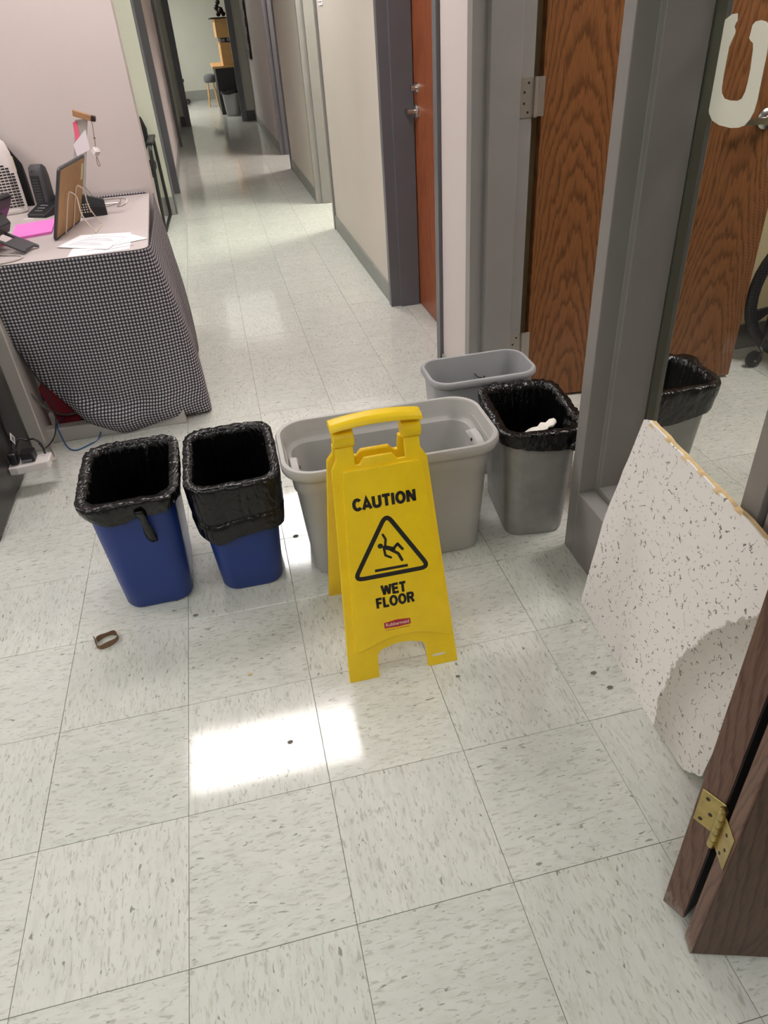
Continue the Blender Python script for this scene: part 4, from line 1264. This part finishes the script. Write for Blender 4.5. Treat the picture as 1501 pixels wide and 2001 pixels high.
# desk phone seen from behind
def phone():
    ph = thing('desk_phone', (-.55, 2.05, DZ), 'black desk phone seen from behind, propped on its plastic foot stand', 'telephone')
    Tm = Matrix.Translation((-.545, 2.06, DZ)) @ Matrix.Rotation(-.35, 4, 'Z')
    # tilted slab: leans back towards the stand
    pf = [(-.09, .004), (-.075, 0), (.030, .135), (.050, .172), (.040, .186), (.018, .180), (-.04, .11), (-.10, .03)]
    m = MB().prism(pf, lambda a, b: Tm @ Vector((a, -.105, b)), lambda a, b: Tm @ Vector((a, .115, b)))
    bd = build(m, 'phone_body', 'black', ph, bevel=.004, seg=2)
    m = MB().prism([(-.005, .05), (.035, .06), (.052, .092), (.030, .128), (-.002, .10)], lambda a, b: Tm @ Vector((a, -.05, b)), lambda a, b: Tm @ Vector((a, .055, b)))
    build(m, 'stand_socket', 'charcoal', bd, bevel=.003)
    pl = [(-.040, -.055), (.10, -.055), (.106, -.046), (.098, -.035), (.098, .020), (.112, .028), (.106, .040), (.09, .042), (-.040, .042)]
    hole = None
    m = MB()
    def foot(a, b, d): return Tm @ Vector((a + .035, b, .066 - (a + .04) * .42 + d))
    for q in ([(-.040, -.055), (.03, -.055), (.03, -.038), (-.040, -.038)], [(-.040, .026), (.03, .026), (.03, .042), (-.040, .042)], [(.03, -.055), (.10, -.055), (.106, -.046), (.098, -.035), (.098, .022), (.112, .030), (.106, .042), (.03, .042)]):
        m.prism(q, lambda a, b: foot(a, b, 0), lambda a, b: foot(a, b, .008))
    build(m, 'foot_stand', 'charcoal', ph, bevel=.0015)
    m = MB().box(.032, .040, -.102, -.070, .128, .165, Tm)
    build(m, 'hook_cover', 'charcoal', bd, bevel=.002)
phone()
m = MB().tube(smoothpath([(-.565, 2.01, DZ + .02), (-.52, 1.985, DZ + .006), (-.470, 1.965, DZ + .0035), (-.440, 1.935, DZ + .0035), (-.445, 1.895, DZ + .0035), (-.49, 1.865, DZ + .0035), (-.58, 1.850, DZ + .0035), (-.70, 1.856, DZ + .0035)], 6), .0030, 8)
tag(build(m, 'phone_cable', 'cable_w', smooth=True), 'pale grey cable looping in front of the desk phone', 'cable')

# ================================================================== UNDER THE DESK
tw = thing('computer_tower', (-.72, 1.49, 0), 'black computer tower on the floor at the left edge', 'computer')
build(B(-.82, -.6125, 1.180, 1.79, .012, .385), 'case', 'tower', tw, bevel=.004)
for a, b in ((-.80, 1.20), (-.63, 1.20), (-.80, 1.76), (-.63, 1.76)):
    build(B(a - .012, a + .012, b - .015, b + .015, 0, .0125), 'foot', 'black', tw)
build(B(-.815, -.62, 1.1765, 1.1795, .02, .378), 'front_bezel', 'black', tw)
ps = thing('power_strip', (-.548, 1.50, .085), 'white power strip with plugs fixed to the side of the black tower', 'power strip')
m = MB().prism([(-.612, 0), (-.582, -.004), (-.482, .010), (-.474, .020), (-.474, .082), (-.612, .075)], lambda a, b: (a, 1.478 + b, .082), lambda a, b: (a, 1.478 + b, .112))
build(m, 'strip_body', 'wplastic', ps, bevel=.004, seg=2)
build(B(-.566, -.520, 1.500, 1.545, .1125, .150), 'plug_adapter', 'black', ps, bevel=.003)
build(B(-.605, -.575, 1.490, 1.535, .1125, .158), 'plug_adapter', 'black', ps, bevel=.008, seg=2)
build(B(-.562, -.530, 1.4985, 1.4995, .117, .125), 'adapter_label', 'print', ps)
m = MB().tube(smoothpath([(-.478, 1.520, .097), (-.468, 1.56, .082), (-.492, 1.645, .056), (-.525, 1.75, .025), (-.540, 1.80, .008), (-.542, 1.838, .007)], 6), .0058, 8)
build(m, 'cord', 'cable_w', ps, smooth=True)
pc_ = thing('tagged_power_cord', (-.605, 1.60, .2), 'black power cord with a white tag lying down the side of the tower', 'cord')
m = MB().tube(smoothpath([(-.608, 1.66, .384), (-.606, 1.612, .30), (-.606, 1.580, .215), (-.606, 1.600, .168), (-.606, 1.585, .142), (-.597, 1.538, .135)], 6), .004, 8)
build(m, 'cord', 'cable_k', pc_, smooth=True)
m = MB().tube(smoothpath([(-.585, 1.55, .150), (-.570, 1.57, .175), (-.545, 1.575, .165), (-.520, 1.57, .168), (-.497, 1.555, .150), (-.490, 1.535, .120)], 6), .0035, 8)
build(m, 'plug_lead', 'cable_k', pc_, smooth=True)
Tt = Matrix.Translation((-.600, 1.603, .167)) @ Matrix.Rotation(-.91, 4, 'X')
tg_ = build(MB().box(-.001, .0006, -.021, .021, -.014, .014, Tt), 'cord_tag', 'wplastic', pc_)
build(MB().box(.0007, .0010, -.012, .012, -.008, .008, Tt), 'tag_print', 'print', tg_)
m = MB().tube(smoothpath([(-.60, 1.845, .50), (-.598, 1.845, .42), (-.590, 1.845, .33), (-.560, 1.850, .23), (-.53, 1.90, .13), (-.49, 1.95, .075), (-.44, 1.965, .068)], 6), .0042, 8)
tag(build(m, 'grey_cable', 'cable_g', smooth=True), 'thick dark grey cable hanging from under the desk past the pale leg', 'cable')
m = MB().tube(smoothpath([(-.545, 1.848, .40), (-.520, 1.845, .31), (-.497, 1.84, .24), (-.490, 1.838, .17), (-.500, 1.83, .10), (-.520, 1.80, .05), (-.535, 1.70, .06), (-.512, 1.58, .14)], 6), .0026, 7)
tag(build(m, 'thin_black_cable', 'cable_k', smooth=True), 'thin black cable hanging below the cloth hem to the power strip', 'cable')
m = MB().tube(smoothpath([(-.505, 1.975, .05), (-.512, 1.90, .068), (-.507, 1.850, .066), (-.500, 1.838, .02), (-.489, 1.815, .0035), (-.465, 1.770, .0035), (-.435, 1.756, .0035), (-.39, 1.79, .0035), (-.36, 1.835, .0035), (-.33, 1.90, .07)], 6), .0028, 7)
tag(build(m, 'blue_network_cable', 'cable_b', smooth=True), 'blue network cable curling onto the floor below the cloth', 'cable')
m = MB().prism([(-.530, .001), (-.440, .001), (-.440, .19), (-.565, .19)], lambda a, b: (a, 1.985, b), lambda a, b: (a, 2.085, b))
tag(build(m, 'red_carton', 'crimson', bevel=.002), 'red carton under the desk behind the cloth', 'box')
tag(build(B(-.43, -.32, 2.0, 2.09, .001, .10), 'teal_carton', 'navy', bevel=.002), 'dark blue carton beside the red one under the desk', 'box')
tag(build(B(-.705, -.540, 2.30, 2.42, .001, .10), 'navy_carton', 'navy', bevel=.002), 'flat navy carton on the floor under the desk, behind the pale leg', 'box')
tag(build(MB().box(-.80, -.632, 1.50, 1.775, .3855, .60), 'navy_bag', 'navy', bevel=.03, seg=3), 'dark navy bag on top of the black computer tower, in the shadow of the cloth', 'bag')

# paper ring and crumbs on the floor
m = MB(); pts = [(-.246, .598), (-.238, .604), (-.226, .613), (-.210, .616), (-.196, .610), (-.190, .597), (-.196, .582), (-.212, .571), (-.230, .566), (-.243, .574), (-.247, .586)]
pts = [Vector((a, b, 0)) for a, b in pts]
pp_ = smoothpath(pts + [Vector((-.250, .602, 0)), Vector((-.256, .612, 0))], 4)
rings = []
for i, p in enumerate(pp_):
    d = (pp_[min(i + 1, len(pp_) - 1)] - pp_[max(i - 1, 0)]).normalized(); nn = Vector((-d.y, d.x, 0)) * .0008
    h = .016 + .003 * math.sin(i * .5)
    rings.append([p - nn + Vector((0, 0, .0005)), p + nn + Vector((0, 0, .0005)), p + nn + Vector((0, 0, h)), p - nn + Vector((0, 0, h))])
m.loft(rings)
tag(build(m, 'paper_ring', 'leather', smooth=40), 'curled brown paper strip forming a ring on the floor tiles', 'litter')
CR_ = [((1.034, .278), .010, 'crumb of ceiling tile nearest the broken tile corner', 'scrap'), ((.989, .129), .008, 'grey crumb on the floor midway along the leaning tile', 'crumb'), ((1.005, .076), .008, 'grey crumb closest to the foot of the leaning tile', 'crumb'),
       ((.156, .362), .006, 'tiny cream crumb on the floor left of the sign', 'cback'), ((.343, .916), .010, 'grey crumb between the blue bin and the large pale bin', 'crumb'), ((.232, .128), .007, 'grey crumb in the bright reflection on the floor', 'crumb'),
       ((.664, .21), .006, 'dark crumb just in front of the right foot of the sign', 'crumb'), ((.021, .628), .008, 'dark chip on the tile joint between the two blue bins', 'crumb')]
for k, ((x, y), r, lb, mt) in enumerate(CR_):
    m = MB(); rings = []
    for z, q in ((0.0003, .6), (.25 * r, 1.0), (.5 * r, .55)):
        rings.append([Vector((x + math.cos(a) * r * q * (1 + .35 * noise.noise(Vector((a, k, 1)))), y + math.sin(a) * r * .65 * q * (1 + .3 * noise.noise(Vector((a, k, 4)))), z)) for a in [2 * PI * i / 8 for i in range(8)]])
    m.loft(rings)
    tag(build(m, 'crumb', mt), lb, 'debris', 'crumbs on the floor')

# ================================================================== WAITING CHAIR BEHIND THE PARTITION
chr_ = thing('sled_chair', (-.42, 5.66, 0), 'black sled-base armchair against the pale green wall behind the partition', 'chair')
for s, nm in ((-.150, 1), (-.72, -1)):
    q = [(s - .03, 5.34, .615), (s - .032, 5.335, .015), (s + .02, 6.0, .015), (s + .02, 5.985, .60)]
    path = [Vector((s, 5.36, .625)), Vector((s, 5.345, .610)), Vector((s - .02, 5.335, .035)), Vector((s - .02, 5.35, .014)), Vector((s + .005, 5.97, .014)), Vector((s + .006, 5.985, .035)), Vector((s, 5.96, .600)), Vector((s, 5.94, .622))]
    m = MB(); rings = []
    m.tube(path, .0135, 8, closed=True)
    fr = build(m, 'side_frame', 'black', chr_, smooth=True)
    build(B(s - .028, s + .028, 5.40, 5.90, .632, .655), 'arm_pad', 'black', chr_, bevel=.008, seg=2)
m = MB().box(-.71, -.165, 5.42, 5.90, .40, .47); build(m, 'seat', 'kfab', chr_, bevel=.02, seg=3)
rings = []
for z, w in ((.52, .40), (.60, .50), (.70, .51), (.78, .46), (.83, .34), (.85, .2)):
    rings.append([Vector((-.435 + a, 5.925 + b, z)) for a, b in rrect(w, .05, .024, 4)])
build(MB().loft(rings), 'backrest', 'kfab', chr_, smooth=50)
for a in (-.60, -.27): build(MB().tube([(a, 5.90, .42), (a, 5.945, .60)], .011, 8), 'back_post', 'black', chr_, smooth=True)

# ================================================================== HALL WALL FITTINGS
pl = thing('wall_notice', (1.1535, 4.62, 1.4), 'small white notice on the corridor wall at the top of the picture', 'notice')
build(B(1.1515, 1.1545, 4.53, 4.70, 1.425, 1.60), 'notice_card', 'paper', pl)
build(MB().box(1.1508, 1.1514, 4.55, 4.68, 1.440, 1.446).box(1.1508, 1.1514, 4.55, 4.68, 1.462, 1.466).box(1.1508, 1.1514, 4.55, 4.68, 1.482, 1.486), 'printed_lines', 'print', pl)
m = MB()
for i in range(9):
    t = i / 9
    m.box(1.118 + .008 * (i % 2), 1.154, 11.66 + .012 * (i % 2), 12.35, .91 + t * .9, .91 + (t + 1 / 9) * .9)
tag(build(m, 'wall_board', 'dwood'), 'dark brown board with an uneven edge on the far corridor wall', 'board')

# ================================================================== FAR ROOM
fd = thing('office_desk', (.95, 15.0, 0), 'black desk with a maple top in the room at the end of the corridor', 'desk')
build(B(.645, 1.30, 14.17, 14.19, .0, .722), 'side_panel', 'desk_k', fd)
build(B(.645, .665, 14.19, 15.75, .0, .722), 'front_panel', 'desk_k', fd)
build(B(.60, 1.34, 14.12, 15.80, .722, .752), 'desk_top', 'maple', fd, bevel=.004)
ht = thing('desk_hutch', (1.03, 14.6, .752), 'maple hutch with a dark open shelf standing on the far desk', 'shelf')
build(B(.80, 1.34, 14.20, 14.22, .753, 1.08), 'side_panel', 'maple', ht)
build(B(.80, .815, 14.22, 15.4, .753, 1.08), 'lower_door', 'maple', ht)
build(B(.785, 1.34, 14.18, 15.4, 1.08, 1.092), 'shelf_board', 'maple', ht)
build(B(.82, 1.34, 14.25, 15.4, 1.092, 1.165), 'shelf_back', 'dwood', ht)
for q in ((.83, .89, 1.10, 1.15), (.93, .99, 1.11, 1.16)): build(B(q[0], q[1], 14.20, 14.25, q[2], q[3]), 'shelf_paper', 'print', ht)
build(B(.765, 1.34, 14.18, 15.4, 1.165, 1.44), 'upper_cabinet', 'maple', ht, bevel=.003)
build(B(.70, 1.34, 14.14, 15.45, 1.44, 1.46), 'top_board', 'dwood', ht)
m = MB()
for k, (a, b, z, r) in enumerate(((.86, 14.5, 1.512, .045), (.91, 14.45, 1.56, .05), (.85, 14.5, 1.60, .05), (.88, 14.48, 1.68, .045), (.95, 14.5, 1.506, .04))):
    m.lathe([(.002, -r), (r * .7, -r * .7), (r, 0), (r * .7, r * .7), (.002, r)], (a, b, z), 'z', 10)
tag(build(m, 'carved_figure', 'dwood', smooth=60), 'dark brown carved ornament on top of the far hutch', 'ornament')
hang6 = lambda u: .045 + .01 * math.sin(u * 23)
wastebasket('grey_wastebasket', 'grey wastebasket with a black bag in front of the far black desk', 'gbin2', .83, 13.93, -.25, .20, .25, .255, .30, .385, hang=hang6, seed=11, lip=.008)
stl = thing('stool', (.55, 15.95, 0), 'wooden stool with a round grey seat beyond the far desk', 'stool')
build(MB().lathe([(.01, .42), (.10, .42), (.12, .45), (.115, .53), (.08, .56), (.01, .57)], (.55, 15.95, 0), 'z', 20), 'seat', 'gfab', stl, smooth=50)
for a, b in ((-.09, -.09), (.09, -.09), (-.09, .09), (.09, .09)):
    build(MB().tube([(.55 + a, 15.95 + b, 0.0), (.55 + a * .6, 15.95 + b * .6, .43)], .016, 8), 'leg', 'maple', stl, smooth=True)
cs = thing('castor_chair', (-.10, 17.3, 0), 'dark swivel chair base with castors at the left of the far room', 'chair')
build(MB().lathe([(.01, .07), (.03, .07), (.03, .40), (.01, .40)], (-.20, 17.1, 0), 'z', 10), 'column', 'black', cs)
for k in range(5):
    a = 2 * PI * k / 5 + .55
    e = Vector((-.20 + .30 * math.cos(a), 17.1 + .30 * math.sin(a), .065))
    build(MB().tube([(-.20, 17.1, .09), e], .014, 6), 'arm', 'black', cs)
    build(MB().lathe([(.001, -.02), (.032, -.02), (.032, .02), (.001, .02)], (e.x, e.y, .032), 'x', 12), 'castor', 'black', cs)
build(MB().lathe([(.01, .40), (.22, .40), (.23, .46), (.01, .48)], (-.20, 17.1, 0), 'z', 18), 'seat', 'gfab', cs)

# ================================================================== WHEELCHAIR IN THE OFFICE
wc = thing('wheelchair', (2.72, 1.45, 0), 'black wheelchair with a spoked wheel, seen through the office window glass', 'wheelchair')
def bigwheel(cx, cy, cz, R):
    m = MB(); n = 40; rings = []
    for k in range(n + 1):
        a = 2 * PI * k / n
        c = Vector((math.cos(a), 0, math.sin(a)))
        rings.append([Vector((cx, cy, cz)) + c * (R - d) + Vector((0, w, 0)) for d, w in ((.0, -.010), (.0, .010), (.014, .018), (.042, .014), (.042, -.014), (.014, -.018))])
    m.loft(rings, False, False)
    w = build(m, 'rear_wheel', 'black', wc, smooth=True)
    m = MB()
    for k in range(6):
        a = 2 * PI * k / 6 + .35
        c = Vector((math.cos(a), 0, math.sin(a))); s = Vector((-math.sin(a), 0, math.cos(a)))
        o = Vector((cx, cy, cz))
        rings = []
        for r, hw in ((.03, .030), (.10, .013), (.20, .012), (R - .035, .030)):
            rings.append([o + c * r + s * q + Vector((0, y, 0)) for q, y in ((-hw, -.007), (hw, -.007), (hw, .007), (-hw, .007))])
        m.loft(rings)
    m.lathe([(.001, -.025), (.04, -.025), (.04, .025), (.001, .025)], (cx, cy, cz), 'y', 16)
    build(m, 'spokes', 'black', w)
bigwheel(2.675, 1.585, .305, .305)
bigwheel(2.675, 1.08, .305, .305)
for yy in (1.545, 1.12):
    cst = build(MB().lathe([(.001, -.014), (.028, -.014), (.036, -.008), (.036, .008), (.028, .014), (.001, .014)], (2.44, yy, .0365), 'y', 16), 'castor_wheel', 'black', wc, smooth=40)
    build(MB().lathe([(.001, -.016), (.008, -.016), (.008, .016), (.001, .016)], (2.44, yy, .0365), 'y', 10), 'castor_hub', 'steel', cst)
    build(MB().tube([(2.44, yy - .018, .036), (2.458, yy - .018, .075), (2.458, yy, .09), (2.47, yy, .14)], .008, 6), 'castor_fork', 'black', cst)
    build(MB().tube([(2.47, yy, .14), (2.47, yy, .50), (2.95, yy, .50)], .012, 8), 'side_tube', 'black', wc)
build(B(2.48, 2.92, 1.13, 1.53, .49, .53), 'seat', 'kfab', wc, bevel=.01)
build(B(2.92, 2.95, 1.13, 1.53, .53, .90), 'backrest', 'kfab', wc, bevel=.01)
